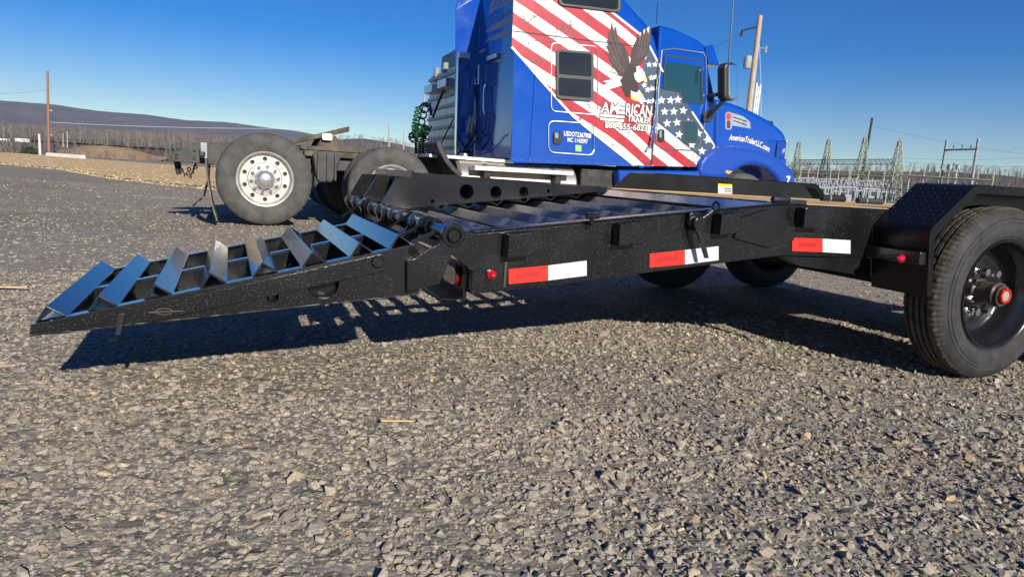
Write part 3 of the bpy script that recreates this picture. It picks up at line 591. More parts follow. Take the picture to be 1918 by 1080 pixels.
def shrub(px, py, Y, rad, label):
    p = far(px, py, Y); o = thing('evergreen_shrub', p, label, 'shrub'); mb = MB()
    for i in range(420):
        q = Vector(RNG.normal(size=3)); q.normalize(); q *= rad * random.uniform(.4, 1); q.z = abs(q.z); e = Vector(RNG.normal(size=3)) * rad * .16; f = Vector(RNG.normal(size=3)) * rad * .16; mb.add([q, q + e, q + f], [(0, 1, 2)])
    build('foliage', mb, M['shrub'], o)
    mb = MB(); mb.tube([(0, 0, -.3), (0, 0, rad * .6)], .06, 5); build('stem', mb, M['pole_dark'], o)
M['shrub'] = mottled('shrub_green', (.03, .05, .025), (.06, .09, .04), 2, .9)
shrub(55, 288, 84, 1.0, 'small dark green shrub left of the short pale post')

# ------------------------------------------------------------------ equipment trailer
TR = yard_thing('equipment_trailer', (1.5, 1.04, 0), 'black steel equipment trailer with dovetail and lowered rear ramp', 'trailer')
def zt(u): return .577 + .1135 * u if u < 1.33 else .728
rail = [(0, .365), (1.29, .510), (1.36, .514), (3.95, .514), (3.95, .726), (1.36, .728), (1.32, .727), (0, .577)]
for v0 in (0, 2.02): mb = MB(); mb.prism(rail, v0, v0 + .06); build('frame_rail', mb, M['tr_black'], TR, .006)
for v0 in (.34, 1.04, 1.76): mb = MB(); mb.prism([(0, .500), (1.3, .645), (3.95, .62), (3.95, .68), (1.3, .684), (0, .533)], v0, v0 + .03); build('center_beam', mb, M['tr_smooth'], TR)
# top weld strip on the near rail, rear cross members
mb = MB(); mb.prism([(-.002, .5785), (1.32, .7285), (1.36, .7295), (1.36, .7355), (1.318, .7345), (-.002, .5845)], -.006, .05); build('top_flange', mb, M['tr_black'], TR, .002)
mb = MB(); mb.prism([(.002, .47), (.07, .478), (.07, .584), (.002, .577)], .062, 2.018); build('rear_crossmember', mb, M['deck_slat'], TR, .004)
for u0 in (.6, 1.15, 1.9, 2.8, 3.6): mb = MB(); mb.box(u0, u0 + .04, .062, 2.018, zt(u0) - .19, zt(u0) - .07); build('crossmember', mb, M['tr_smooth'], TR)
# dovetail slats: angle irons laid ridge up
sl = MB(); sl.add([(-.033, .062, -.038), (0, .062, 0), (.033, .062, -.038), (.027, .062, -.042), (0, .062, -.009), (-.027, .062, -.042)] + [(x, 2.018, z) for x, z in ((-.033, -.038), (0, 0), (.033, -.038), (.027, -.042), (0, -.009), (-.027, -.042))],
       [(i, i + 6, (i + 1) % 6 + 6, (i + 1) % 6) for i in range(6)] + [(0, 1, 4, 5), (1, 2, 3, 4), (6, 11, 10, 7), (7, 10, 9, 8)])
b = BASE[TR.name]; first = None
for k, uu in enumerate((.128, .277, .427, .577, .728, .880, 1.035)):
    if first is None: sl.v = [(x + b[0], y, z + b[2]) for x, y, z in sl.v]; first = build('deck_slat', sl, M['deck_slat'], TR, .0035); o = first
    else: o = copy_to(first, 0, 0, 0, TR)
    o.location = (uu - b[0], 0, zt(uu) - .004 + random.uniform(-.003, .003)); o.rotation_euler = (random.uniform(-.003, .003), -.113 + random.uniform(-.10, .10), random.uniform(-.006, .006))
mb = MB(); mb.prism([(1.115, zt(1.115) - .022), (1.32, .712), (1.45, .714), (1.45, .727), (1.325, .7245), (1.115, zt(1.115) - .003)], .062, 2.018); build('deck_plate', mb, M['tr_smooth'], TR)
for k in range(9):
    mb = MB(); v0 = .004 + k * .2305; z1 = .7345 + random.uniform(-.002, .002); mb.box(1.455, 3.95, v0, v0 + .2265, .7298, z1); build('deck_plank', mb, M['wood'], TR, .003)
mb = MB(); mb.prism([on_v(*p, -.012) for p in ((1387.5, 409), (1439, 392), (1490, 419), (1488, 450), (1439, 464), (1376, 446))], -.012, -.001); build('gusset_plate', mb, M['tr_black'], TR, .002)
# stake pockets
for x0, x1 in ((953, 1002), (1161, 1205), (1349, 1385), (1504, 1546)):
    ua, ub = on_v(x0, 440, -.055)[0], on_v(x1, 440, -.055)[0]; za, zb = zt(ua) - .008, zt(ub) - .008; mb = MB(); h = .082
    mb.hexa([(ua, -.055, za - h), (ub, -.055, zb - h), (ub, -.0005, zb - h), (ua, -.0005, za - h)], [(ua, -.055, za), (ub, -.055, zb), (ub, -.0005, zb), (ua, -.0005, za)]); build('stake_pocket', mb, M['tr_black'], TR, .004)
# reflective tape
for (a, bb, c) in (((953, 504, 532), (1027, 497, 525), (1099, 488, 516)), ((1217, 475, 501), (1283, 468, 495), (1346, 461, 487)), ((1484, 445, 470), (1541, 447, 472), (1593, 450, 475))):
    for (p, q), mt, nm in (((a, bb), 'tape_red', 'red'), ((bb, c), 'tape_white', 'white')):
        mb = MB(); mb.prism([on_v(p[0], p[2], -.003), on_v(q[0], q[2], -.003), on_v(q[0], q[1], -.003), on_v(p[0], p[1], -.003)], -.003, -.0005); o = build('reflector_tape', mb, M[mt], TR); o['label'] = nm + ' reflective tape on the side rail'
        if nm == 'red':
            def tp(t, w): x = p[0] + (q[0] - p[0]) * t; y0 = p[1] + (q[1] - p[1]) * t; y1 = p[2] + (q[2] - p[2]) * t; return on_v(x, y0 + (y1 - y0) * w, -.0045)
            mb = MB(); mb.prism([tp(.22, .35), tp(.80, .3), tp(.80, .62), tp(.70, .72), tp(.55, .62), tp(.38, .68), tp(.22, .75)], -.0045, -.0035); build('printed_mark', mb, M['tape_mark'], o)
def lens(parent, c, ax, r, mt='red_lens'):
    mb = MB(); mb.lathe([(r * 1.35, .012), (r * 1.35, 0), (r, -.004), (r * .8, -.014), (r * .4, -.02), (0, -.021)] if ax == 'y' else [(r * 1.35, .012), (r * 1.35, 0), (r, -.004), (r * .8, -.014), (r * .4, -.02), (0, -.021)], c, ax, 18); return build('marker_light', mb, M[mt], parent)
p = on_v(920, 514, -.005); lens(TR, (p[0], -.012, p[1]), 'y', .012)
# weld seam and bolts on rail
mb = MB(); p = on_v(947, 487, 0); q = on_v(950, 537, 0); mb.box(p[0] - .004, p[0] + .004, -.005, .0, q[1], p[1]); build('weld_bead', mb, M['frame_paint'], TR)
# rear light panel and tail lights
mb = MB(); mb.box(-.012, .0, .05, 2.03, .345, .462); mb.box(-.09, 0, .05, .6, .338, .344); build('light_panel', mb, M['tr_smooth'], TR)
for v0 in (.09, 1.74):
    mb = MB(); mb.prism(rrect(v0, v0 + .17, .375, .45, .035), -.028, -.012, 'yz'); build('tail_light', mb, M['dark_red_lens'], TR, .006)
# ring handle, pins and latches along the rail
mb = MB(); p = on_v(1107, 405, -.02); mb.tube([(p[0] - .022, -.03, p[1]), (p[0] + .026, -.03, p[1] + .003)], .011, 10); mb.tube([(p[0], -.03, p[1]), (p[0], -.03, p[1] - .035)], .009, 8); build('latch_pin', mb, M['tr_smooth'], TR)
hx, hz = on_v(1306, 418, -.03); mb = MB(); mb.lathe([(0, -.05), (.028, -.05), (.03, -.01), (.03, 0), (0, 0)], (hx, 0, hz), 'y', 16); mb.box(hx - .035, hx + .03, -.028, 0, hz - .01, hz + .04); hd = build('binder', mb, M['tr_smooth'], TR, .003)
a, c = on_v(1309, 430, -.05), on_v(1321, 483, -.05); mb = MB(); mb.hexa([(a[0] - .014, -.055, a[1]), (a[0] + .014, -.055, a[1]), (a[0] + .014, -.043, a[1]), (a[0] - .014, -.043, a[1])][::1], [(c[0] - .008, -.062, c[1]), (c[0] + .010, -.062, c[1]), (c[0] + .010, -.05, c[1]), (c[0] - .008, -.05, c[1])]); build('handle', mb, M['tr_smooth'], hd, .003)
mb = MB(); e = on_v(1340, 393, -.05); mb.tube([(hx, -.04, hz + .01), (e[0], -.04, e[1])], .008, 8); mb.lathe([(.016, -.006), (.022, 0), (.016, .006), (.010, 0), (.016, -.006)], (e[0] + .006, -.045, e[1] + .012), 'y', 14); build('hook', mb, M['tr_smooth'], hd)
mb = MB(); p = on_v(1455, 381, .02); mb.tube([(p[0] - .025, .02, .745), (p[0] + .06, .02, .747)], .014, 10); mb.box(p[0] + .05, p[0] + .14, -.0, .05, .7295, .748); build('tie_down', mb, M['black_plastic'], TR, .003)
def roll(px0, px1, py, v, r, mt, nm, lab):
    a, c = on_v(px0, py, v), on_v(px1, py, v); o = yard_thing(nm, ((a[0] + c[0]) / 2, v, .742), lab, 'strap'); mb = MB(); z = .744 + r
    mb.tube([(a[0], v, z), (c[0], v, z)], r, 12); build('rolled_strap', mb, mt, o); mb = MB(); mb.tube([(a[0] + .3 * (c[0] - a[0]), v, z), (a[0] + .34 * (c[0] - a[0]), v, z)], r * 1.06, 12); build('band', mb, M['galv'], o)
roll(1537, 1579, 384, .35, .016, M['black_plastic'], 'rolled_strap', 'small black rolled strap on the deck behind the near rail')
roll(1604, 1650, 388, .25, .014, M['frame_paint'], 'rolled_strap', 'grey black rolled strap on the deck beside the near fender')
# under-frame hanger by the fender
mb = MB(); mb.prism([(1.36, .512), (2.3, .512), (2.3, .40), (1.9, .425), (1.45, .475)], .004, .05); build('spring_hanger', mb, M['tr_smooth'], TR)
for uu in (2.385, 3.285): mb = MB(); mb.tube([(uu, -.03, .387), (uu, 2.11, .387)], .055, 12); build('axle', mb, M['steel_dark'], TR)
# fenders
def fender(va, vb, inner):
    path = [(1.876, .39), (1.84, .62), (1.838, .655), (1.85, .675), (2.045, .838), (2.066, .850), (2.09, .853), (3.58, .853), (3.604, .850), (3.625, .838), (3.82, .675), (3.832, .655), (3.83, .62), (3.794, .39)]
    mb = MB(); n = len(path); cx, cz = 2.835, .5
    ins = [(x + (cx - x) * .006 if abs(x - cx) > .7 else x, z - .005) for x, z in path]
    vs = [(x, va, z) for x, z in path] + [(x, vb, z) for x, z in path] + [(x, vb, z) for x, z in ins] + [(x, va, z) for x, z in ins]
    for j in range(4): 
        for i in range(n - 1): mb.f.append((j * n + i, j * n + i + 1, ((j + 1) % 4) * n + i + 1, ((j + 1) % 4) * n + i)); mb.sm.append(False)
    mb.v = [tuple(map(float, p)) for p in vs]; sk = build('fender', mb, M['diamond'], TR, .002)
    lip = MB(); lv = va if not inner else va
    outer = path; inn = [(x + (.030 if x < cx else -.030) * (1 if z < .8 else .6), z - (.034 if z > .64 else 0)) for x, z in path]
    vs = [(x, va - .004, z) for x, z in outer] + [(x, va - .004, z) for x, z in inn] + [(x, va, z) for x, z in outer] + [(x, va, z) for x, z in inn]
    lip.v = [tuple(map(float, p)) for p in vs]
    for i in range(n - 1):
        lip.f += [(i, i + 1, n + i + 1, n + i), (2 * n + i, 3 * n + i, 3 * n + i + 1, 2 * n + i + 1), (i, 2 * n + i, 2 * n + i + 1, i + 1), (n + i, n + i + 1, 3 * n + i + 1, 3 * n + i)]; lip.sm += [False] * 4
    build('fender_lip', lip, M['diamond'], sk); return sk
def tread_bars(sk, va, vb, segs):
    mb = MB()
    for (p, q) in segs:
        p, q = Vector((p[0], 0, p[1])), Vector((q[0], 0, q[1])); d = q - p; ln = d.length; d.normalize(); e = Vector((0, 1, 0)); nn_ = e.cross(d); nn_ = nn_ if (nn_.z > 0 or nn_.x < 0) else -nn_
        ni, nj = int(ln / .026), int((vb - va) / .026)
        for i in range(ni):
            for j in range(nj):
                c = p + d * ((i + .5) * ln / ni) + Vector((0, va + (j + .5) * (vb - va) / nj, 0)); sg = 1 if (i + j) % 2 else -1; a = (d + e * sg).normalized(); w = (d - e * sg).normalized(); h = nn_ * .0028; f0 = nn_ * -.0002
                mb.add([c - a * .012 + f0, c - w * .0042 + f0, c + a * .012 + f0, c + w * .0042 + f0, c - a * .004 + h, c + a * .004 + h], [(0, 1, 4), (1, 5, 4), (1, 2, 5), (2, 3, 5), (3, 4, 5), (3, 0, 4)])
    o = build('tread_bars', mb, M['diamond'], sk); o['kind'] = 'stuff'
nf = fender(-.27, -.004, 0); ff = fender(2.086, 2.35, 1)
tread_bars(nf, -.266, -.008, [((1.876, .39), (1.84, .62)), ((1.85, .675), (2.045, .838)), ((2.09, .853), (2.95, .853))]); tread_bars(ff, 2.09, 2.346, [((1.85, .675), (2.045, .838)), ((2.09, .853), (3.58, .853))])
pan = [(1.84, .655), (2.06, .848), (3.61, .848), (3.83, .655)]
mb = MB(); mb.prism(pan, -.0035, -.0015); build('wheel_well_panel', mb, M['tr_smooth'], TR)
mb = MB(); mb.prism([(1.70, .70), (1.86, .846), (3.46, .846), (3.62, .70)], 2.0815, 2.0845); build('wheel_well_panel', mb, M['tr_smooth'], TR, .0)
def sticker(pts, v, mt, nm, par, d=.001): mb = MB(); mb.prism([on_v(*p, v) for p in pts], v - d, v); return build(nm, mb, M[mt], par)
st = sticker([(1345, 344), (1371, 345.5), (1371, 363), (1345, 362)], 2.078, 'white', 'warning_sticker', TR)
sticker([(1345, 344), (1371, 345.5), (1371, 350), (1345, 349)], 2.0765, 'yellow', 'yellow_band', st)
sticker([(1357, 351.5), (1369.5, 352), (1369.5, 361), (1357, 360)], 2.0765, 'print_black', 'printed_panel', st); sticker([(1358, 354), (1368.5, 354.5), (1368.5, 356), (1358, 355.5)], 2.0755, 'white', 'printed_line', st); sticker([(1358, 357.5), (1368.5, 358), (1368.5, 359.2), (1358, 358.8)], 2.0755, 'white', 'printed_line', st)
mb = MB(); c = on_v(1351, 356, 2.0765); mb.prism(circ(*c, .019, 16), 2.0755, 2.0765, holes=[circ(*c, .015, 16)]); build('printed_ring', mb, M['print_black'], st)
# light bar on the fender's rear flap
uL = 1.815; q0, q1 = on_u(1725, 472, uL), on_u(1725, 497, uL); mb = MB(); mb.box(uL, 1.858, q0[0], -.0005, q1[1], q0[1]); build('light_bar', mb, M['tr_black'], TR, .004)
p = on_u(1690, 484, uL); lens(TR, (uL - .006, p[0], p[1]), 'x', .014)
# wheels
def trailer_wheel(u0, v0, out, near=True):     # v0 = outer face, out = -1 if the outer face looks toward -v
    s = -out; c = (u0, v0, .384); NSEG = 288
    pr = [(.243, .018), (.252, .008), (.255, .011), (.262, .004), (.282, -.001), (.30, -.002), (.316, -.001), (.318, .0022), (.322, .0022), (.324, .0), (.333, .002), (.335, .0055), (.339, .0055), (.341, .0035), (.352, .009), (.366, .016), (.379, .025), (.386, .038)]
    h = .044; tr = []
    for g in (.068, .097, .126, .155): tr += [(.387, g - .0060), (.370, g - .005), (.370, g + .005), (.387, g + .0060)]
    side = pr; full = side + tr + [(r, .207 - hh) for r, hh in reversed(side)]
    ns = len(side)
    def md(i, k):
        if i in (ns - 1, ns - 2, ns - 3) or i in (ns + len(tr), ns + len(tr) + 1, ns + len(tr) + 2): return -.006 if (k % 3 == 0) else 0
        if ns <= i < ns + len(tr) and (k + i // 4 * 2) % 9 == 0: return -.0025
        return 0
    mb = MB(); mb.lathe([(r, s * hh) for r, hh in full], c, 'y', NSEG, True, md); ty = build('tyre', mb, M['rubber'], TR, sharp=28)
    ty.data.materials.append(M['tread'])
    for p_ in ty.data.polygons:
        r_ = math.hypot(p_.center.x + b[0] - c[0], p_.center.z + b[2] - c[2])
        if r_ > .378: p_.material_index = 1
    rim = [(.2445, .03), (.247, .012), (.243, .003), (.236, .006), (.230, .02), (.222, .045), (.205, .06), (.2, .085), (.198, .118), (.188, .132), (.15, .136), (.12, .128), (.0, .128)]
    mb = MB(); mb.lathe([(r, s * hh) for r, hh in rim], c, 'y', 72); rm = build('rim', mb, M['tr_rim'], ty, sharp=50)
    if near:
        mb = MB(); mb.lathe([(.062, s * .128), (.06, s * .10), (.052, s * .095), (.050, s * .03), (.054, s * .028), (.054, s * .018), (.046, s * .012), (.046, s * -.002), (.0, s * -.002)], c, 'y', 32); hb = build('hub', mb, M['hub'], rm)
        mb = MB(); mb.prism(circ(c[0], c[2], .036, 8), c[1] + s * -.0195, c[1] + s * -.002, holes=[circ(c[0], c[2], .023, 16)]); build('hub_ring', mb, M['red_plastic'], hb, .004)
        mb = MB(); mb.lathe([(.0235, s * -.002), (.0235, s * -.015), (.012, s * -.018), (0, s * -.018)], c, 'y', 18); build('hub_cap', mb, M['cream'], hb)
        for k in range(8):
            a = math.pi * 2 * (k + .35) / 8; x, z = c[0] + .098 * math.cos(a), c[2] + .098 * math.sin(a)
            mb = MB(); mb.lathe([(.020, s * .128), (.020, s * .108), (.013, s * .104), (.012, s * .085)], (x, c[1], z), 'y', 12); mb.prism(circ(x, z, .0165, 6), c[1] + s * .060, c[1] + s * .088); build('lug_nut', mb, M['chrome'], rm)
    return ty
M['tr_rim'] = mottled('black_gloss_rim', (.010, .010, .011), (.016, .016, .017), 6, .26, spec=.5); bsdf(M['tr_rim']).inputs['Coat Weight'].default_value = .3
M['weld'] = mat('black_weld', (.010, .010, .011), .45, 0, .25); M['hub'] = mottled('oily_hub', (.03, .025, .02), (.08, .065, .045), 20, .4)
trailer_wheel(2.385, -.25, -1); trailer_wheel(3.285, -.25, -1, False); trailer_wheel(2.385, 2.34, 1, False); trailer_wheel(3.285, 2.34, 1, False)

# hinge pipe with collars and coil springs
HU, HZ = -.080, .571
mb = MB(); mb.tube([(HU, -.03, HZ), (HU, 2.10, HZ)], .026, 20); hp = build('hinge_pipe', mb, M['tr_smooth'], TR)
for v0, w in ((-.028, .032), (.30, .03), (.42, .05), (.62, .028), (.80, .03), (.955, .03), (1.10, .03), (1.30, .03), (1.52, .05), (1.80, .03), (2.03, .04)):
    mb = MB(); mb.lathe([(.026, 0), (.040, 0), (.040, w), (.026, w)], (HU, v0, HZ), 'y', 20, True); build('collar', mb, M['tr_smooth'], hp, .003)
for v0 in (.20, .47, 1.40):
    mb = MB(); pts = [(HU + .034 * math.cos(t), v0 + .012 * t / 6.283, HZ + .034 * math.sin(t)) for t in np.linspace(0, 6.283 * 6, 96)]; e = pts[-1]
    pts = [(HU - .15, v0, HZ - .05), (HU - .05, v0, HZ + .02)] + pts[8:]; mb.tube(pts, .0055, 6); build('torsion_spring', mb, M['tr_smooth'], hp)
mb = MB(); mb.lathe([(.0, -.034), (.018, -.034), (.021, -.031), (.024, -.036), (.027, -.03)], (HU, 0, HZ), 'y', 20); build('pipe_cap', mb, M['tr_black'], hp)
for v0 in (.001, 2.066):
    mb = MB(); mb.prism([on_v(*p, 0) for p in ((838, 447), (846, 432), (896, 437), (896, 508), (880, 505), (841, 472))], v0, v0 + .014); build('hinge_bracket', mb, M['tr_black'], TR, .002)

# near ramp, lowered; its tip hangs above the gravel
mr = MB()
top0, top1, bot0, bot1 = (-.205, .530), (-1.28, .288), (-.183, .371), (-1.284, .264)
plate = [bot1, bot0, (-.18, .50), top0, top1]
hole1 = circ(*on_v(605, 531, 0), .050, 24); hole2 = circ(*on_v(511, 557, 0), .018, 14)
mr.prism(plate, .0, .012, holes=[hole1, hole2]); rp = build('loading_ramp', mr, M['tr_black'], TR, .002, label='lowered black ramp nearest the camera, tip hanging off the gravel')
mb = MB(); mb.prism(plate, .955, .967); build('side_plate', mb, M['tr_smooth'], rp)
mb = MB(); mb.prism([(-1.1, .284), (-.2, .374), (-.215, .515), (-1.1, .316)], .045, .052); build('hole_backing', mb, M['tr_smooth'], rp)  # added backing plate that makes the round side holes look dark
mb = MB(); mb.prism([(-.22, .44), (-.21, .526), (-1.27, .288), (-1.27, .274), (-.9, .30)], .480, .492); build('inner_bar', mb, M['tr_smooth'], rp)
def flange(v0, v1, mt='slat'):
    mb = MB(); mb.prism([(-.205, .5305), (-1.28, .2885), (-1.281, .2945), (-.206, .5365)], v0, v1); build('top_flange', mb, M[mt], rp, .0015)
mb = MB(); mb.prism([(-1.278, .2655), (-.36, .3565), (-.36, .3625), (-1.278, .2715)], .0125, .9545); build('bottom_pan', mb, M['tr_smooth'], rp)
flange(-.003, .040); flange(.930, .970); flange(.468, .504)
# doubler plate on the near side: casts the dark seam
mb = MB(); mb.prism([on_v(*p, -.009) for p in ((285, 602), (716, 509), (726, 497), (724, 482), (714, 476), (285, 571))], -.009, -.0005); build('doubler_plate', mb, M['tr_black'], rp, .002)
mb = MB(); q = on_v(707, 490, -.01); mb.lathe([(0, -.020), (.017, -.020), (.02, -.016), (.02, 0)], (q[0], 0, q[1]), 'y', 18); build('pivot_boss', mb, M['tr_black'], rp)
mb = MB(); q = on_v(308, 583, -.01); mb.tube([(q[0] + .022 * math.cos(t), -.012, q[1] + .009 * math.sin(t)) for t in np.linspace(0, 6.28, 14)], .0025, 5); mb.tube([(q[0] - .04, -.012, q[1] - .002), (q[0] + .05, -.012, q[1] + .001)], .003, 5); build('hitch_clip', mb, M['dusty_steel'], rp)
q = on_v(224, 590, -.012); q2 = on_v(221, 626, -.012); mb = MB(); mb.hexa([(q2[0] - .006, -.02, q2[1]), (q2[0] + .008, -.02, q2[1]), (q2[0] + .008, -.006, q2[1]), (q2[0] - .006, -.006, q2[1])], [(q[0] - .004, -.012, q[1]), (q[0] + .012, -.012, q[1]), (q[0] + .012, 0, q[1]), (q[0] - .004, 0, q[1])]); build('stop_tab', mb, M['tr_smooth'], rp, .001)
mb = MB(); mb.prism([(-.20, .375), (-.188, .375), (-.188, .50), (-.20, .50)], .012, .955); build('end_plate', mb, M['tr_smooth'], rp)
th0 = math.atan2(top0[1] - top1[1], top0[0] - top1[0])
s2 = MB(); pr = [(-.042, -.002), (0, .040), (.042, -.002), (.036, -.006), (0, .032), (-.036, -.006)]
s2.add([(x, .02, z) for x, z in pr] + [(x, .95, z) for x, z in pr], [(i, i + 6, (i + 1) % 6 + 6, (i + 1) % 6) for i in range(6)] + [(0, 1, 4, 5), (1, 2, 3, 4), (6, 11, 10, 7), (7, 10, 9, 8)])
s2.v = [(x + b[0], y, z + b[2]) for x, y, z in s2.v]; fs = None; SLU = (-1.236, -1.108, -.965, -.815, -.667, -.520, -.372, -.245)
for uu in SLU:
    if fs is None: fs = build('ramp_slat', s2, M['slat'], rp, .002); o = fs
    else: o = copy_to(fs, 0, 0, 0, rp)
    o.location = (uu - b[0], 0, .530 + (uu + .205) * math.tan(th0) + .006); o.rotation_euler = (0, -th0 + .0, 0)
mb = MB(); pts = [(bot1[0] + (bot0[0] - bot1[0]) * t / 60, .006 - random.uniform(0, .004), bot1[1] + (bot0[1] - bot1[1]) * t / 60 - .001) for t in range(61)]; mb.tube(pts, [random.uniform(.002, .0052) for _ in pts], 8); build('weld_bead', mb, M['weld'], rp)
arm = [on_v(*p, -.01) for p in ((761, 487), (761, 546), (822, 530), (843, 480), (858, 458), (856, 440), (845, 432), (832, 440), (822, 456), (800, 467), (776, 484))]
mb = MB(); mb.prism(arm, -.0215, -.0095); build('hinge_arm', mb, M['tr_black'], rp, .002)
for v0 in (.47, .97): mb = MB(); mb.prism(arm, v0, v0 + .012); build('hinge_arm', mb, M['tr_smooth'], rp)
mb = MB(); mb.tube([(-.205, .0, .515), (-.205, .95, .515)], .022, 14); build('pivot_tube', mb, M['tr_smooth'], rp)
for v0 in (.10, .30): mb = MB(); mb.hexa([(-.24, v0, .512), (-.22, v0, .508), (-.22, v0 + .02, .508), (-.24, v0 + .02, .512)], [(-.11, v0, .572), (-.095, v0, .566), (-.095, v0 + .02, .566), (-.11, v0 + .02, .572)]); build('spring_arm', mb, M['tr_smooth'], rp)

# far ramp, folded forward onto the deck
VF = 1.10
pf = [on_v(*p, VF) for p in ((776, 389), (776, 325), (1137, 352), (1137, 358))]
hs = [circ(*on_v(x, y, VF), r, 20) for x, y, r in ((874, 359, .037), (929, 360, .031), (981, 359, .025), (1027, 358, .009), (810, 377, .010))]
mb = MB(); mb.prism(pf, VF, VF + .012, holes=hs); rf = build('loading_ramp', mb, M['tr_smooth'], TR, .002, label='black ramp folded forward over the deck, with round holes')
mb = MB(); mb.prism(pf, 2.0, 2.012); build('side_plate', mb, M['tr_smooth'], rf)
mb = MB(); mb.prism([(pf[0][0], pf[0][1] + .004), (pf[1][0], pf[1][1] - .004), (pf[2][0] - .02, pf[2][1] - .003), (pf[3][0] - .02, pf[3][1] + .003)], 1.24, 1.252); build('inner_bar', mb, M['tr_smooth'], rf)  # full-depth web added close behind the holes to keep them dark
mb = MB(); mb.prism([(pf[1][0], pf[1][1] + .0005), (pf[2][0], pf[2][1] + .0005), (pf[2][0], pf[2][1] + .0055), (pf[1][0], pf[1][1] + .0055)], VF - .003, VF + .04); build('top_flange', mb, M['tr_black'], rf)
mb = MB(); mb.prism([(pf[1][0] + .3, pf[1][1] - .006), (pf[2][0], pf[2][1] - .008), (pf[2][0], pf[2][1] - .003), (pf[1][0] + .3, pf[1][1] - .001)], VF + .041, 1.999); build('bottom_pan', mb, M['tr_smooth'], rf)
la = [on_v(*p, VF) for p in ((741, 333), (778.5, 334), (778.5, 389), (742, 392), (720, 412), (709, 412), (706, 402), (712, 382))]
mb = MB(); mb.prism(la, VF - .013, VF - .0005); build('hinge_arm', mb, M['tr_smooth'], rf, .002)
for v0 in (1.56, 2.013): mb = MB(); mb.prism(la, v0, v0 + .012); build('hinge_arm', mb, M['tr_smooth'], rf)
mb = MB(); mb.box(pf[1][0] - .012, pf[1][0] - .001, VF, 2.012, pf[1][1] - .05, pf[1][1] + .012); build('end_plate', mb, M['tr_black'], rf, .002)
ff_ = None; s3 = MB(); s3.v = [(x, y + VF - .0 if y < .5 else y + VF - .045, z) for x, y, z in s2.v]; s3.f = list(s2.f); s3.sm = list(s2.sm)
for k in range(7):
    uu = .200 + .151 * k; t = (uu - pf[0][0]) / (pf[3][0] - pf[0][0]); zz_ = pf[0][1] + (pf[3][1] - pf[0][1]) * t
    if ff_ is None: ff_ = build('ramp_slat', s3, M['tr_smooth'], rf); o = ff_
    else: o = copy_to(ff_, 0, 0, 0, rf)
    o.location = (uu - b[0], 0, zz_ - .002); o.rotation_euler = (0, -.13, 0); o.scale = (1, 1, -.62)

# ------------------------------------------------------------------ blue semi truck
VS = 6.03                                      # plane of the sleeper and cab side
TK = yard_thing('semi_truck', (2.5, 7.1, 0), 'blue semi truck with a flag and eagle painted on its sleeper', 'truck')
bt = BASE[TK.name]
def S(px, py, v=VS): return on_v(px, py, v)
UB = 2.767                                     # back wall of the sleeper
FARV = 8.25
def edge_u(z): a, c = S(957, 302), S(964, 0); return a[0] + (c[0] - a[0]) * (z - a[1]) / (c[1] - a[1])
# sleeper
roof = [(1130, -85), (1152, -42), (1168, -5), (1190, 20), (1213, 45), (1228, 70), (1235, 100)]
sp = [S(975, 303), S(1219, 311)] + [S(*p) for p in reversed(roof)] + [S(985, -95)]
sp[0] = (UB, sp[0][1]); sp[-1] = (UB, sp[-1][1])
mb = MB(); mb.prism(sp, VS + .006, FARV); sleeper = build('sleeper', mb, M['blue'], TK, .05, 3)
ex = [S(957, 303), (UB + .01, S(975, 303.8)[1]), (UB + .01, S(985, -95)[1]), S(968, -95)]
mb = MB(); mb.prism(ex, VS + .0, VS + .03); build('side_extender', mb, M['blue'], sleeper, .004)
mb = MB(); fe = [(S(957, 303)[0] - .07, 1.12), (UB, 1.12), (UB, 3.9), (2.60, 3.9), (2.38, 3.2)]; mb.prism(fe, FARV - .05, FARV - .02); build('side_extender', mb, M['blue'], sleeper, .004)
# back wall fittings
def bwtube(pts, r, mt, nm, n=8): mb = MB(); mb.tube([(UB - d, *on_u(x, y, UB - d)) for x, y, d in pts], r, n); return build(nm, mb, M[mt], sleeper)
bwtube([(914, 161, .01), (908, 160, .07), (906, 168, .08), (906, 206, .08), (908, 212, .07), (914, 211, .01)], .014, 'chrome', 'grab_handle')
bwtube([(897, 122, .05), (896, 158, .05)], .016, 'alu', 'strip_light'); bwtube([(890, 145, .04), (889, 288, .04)], .012, 'alu', 'vertical_rod')
mb = MB(); a0, a1 = on_v(858, 100, 8.18), on_v(853, 290, 8.18); mb.tube([(a0[0], 8.18, a0[1]), (a1[0], 8.18, a1[1])], .022, 8); build('vertical_rod', mb, M['chrome'], sleeper)
mb = MB(); c0, c1 = on_v(857, 103, 8.16), on_v(876, 106, 8.16); mb.box(c0[0], c1[0], 8.05, 8.2, c0[1] - .05, c0[1] + .03); build('bracket', mb, M['alu'], sleeper)
mb = MB(); c0, c1 = on_u(915, 108, UB - .02), on_u(933, 110, UB - .02); mb.box(UB - .05, UB - .01, c1[0], c0[0], c0[1] - .05, c0[1] + .01); build('bracket', mb, M['alu'], sleeper)
for k, pts in enumerate((((880, 165), (872, 185), (870, 215), (872, 240), (868, 270), (858, 288)), ((888, 160), (893, 190), (894, 220), (890, 245), (880, 265), (866, 285)), ((905, 248), (898, 253), (890, 265), (876, 280), (852, 288)), ((903, 270), (897, 252), (886, 252), (878, 262), (872, 288)), ((872, 195), (862, 210), (848, 225), (838, 245), (826, 270)))):
    bwtube([(x, y, .09 + .05 * (k % 3)) for x, y in pts], .018 if k < 2 else .012, 'black_plastic' if k != 3 else 'frame_paint', 'air_hose')
for x in (878, 884): bwtube([(x + 3, 217, .14), (x - 2, 248, .14)], .022, 'galv', 'hose_coupling')
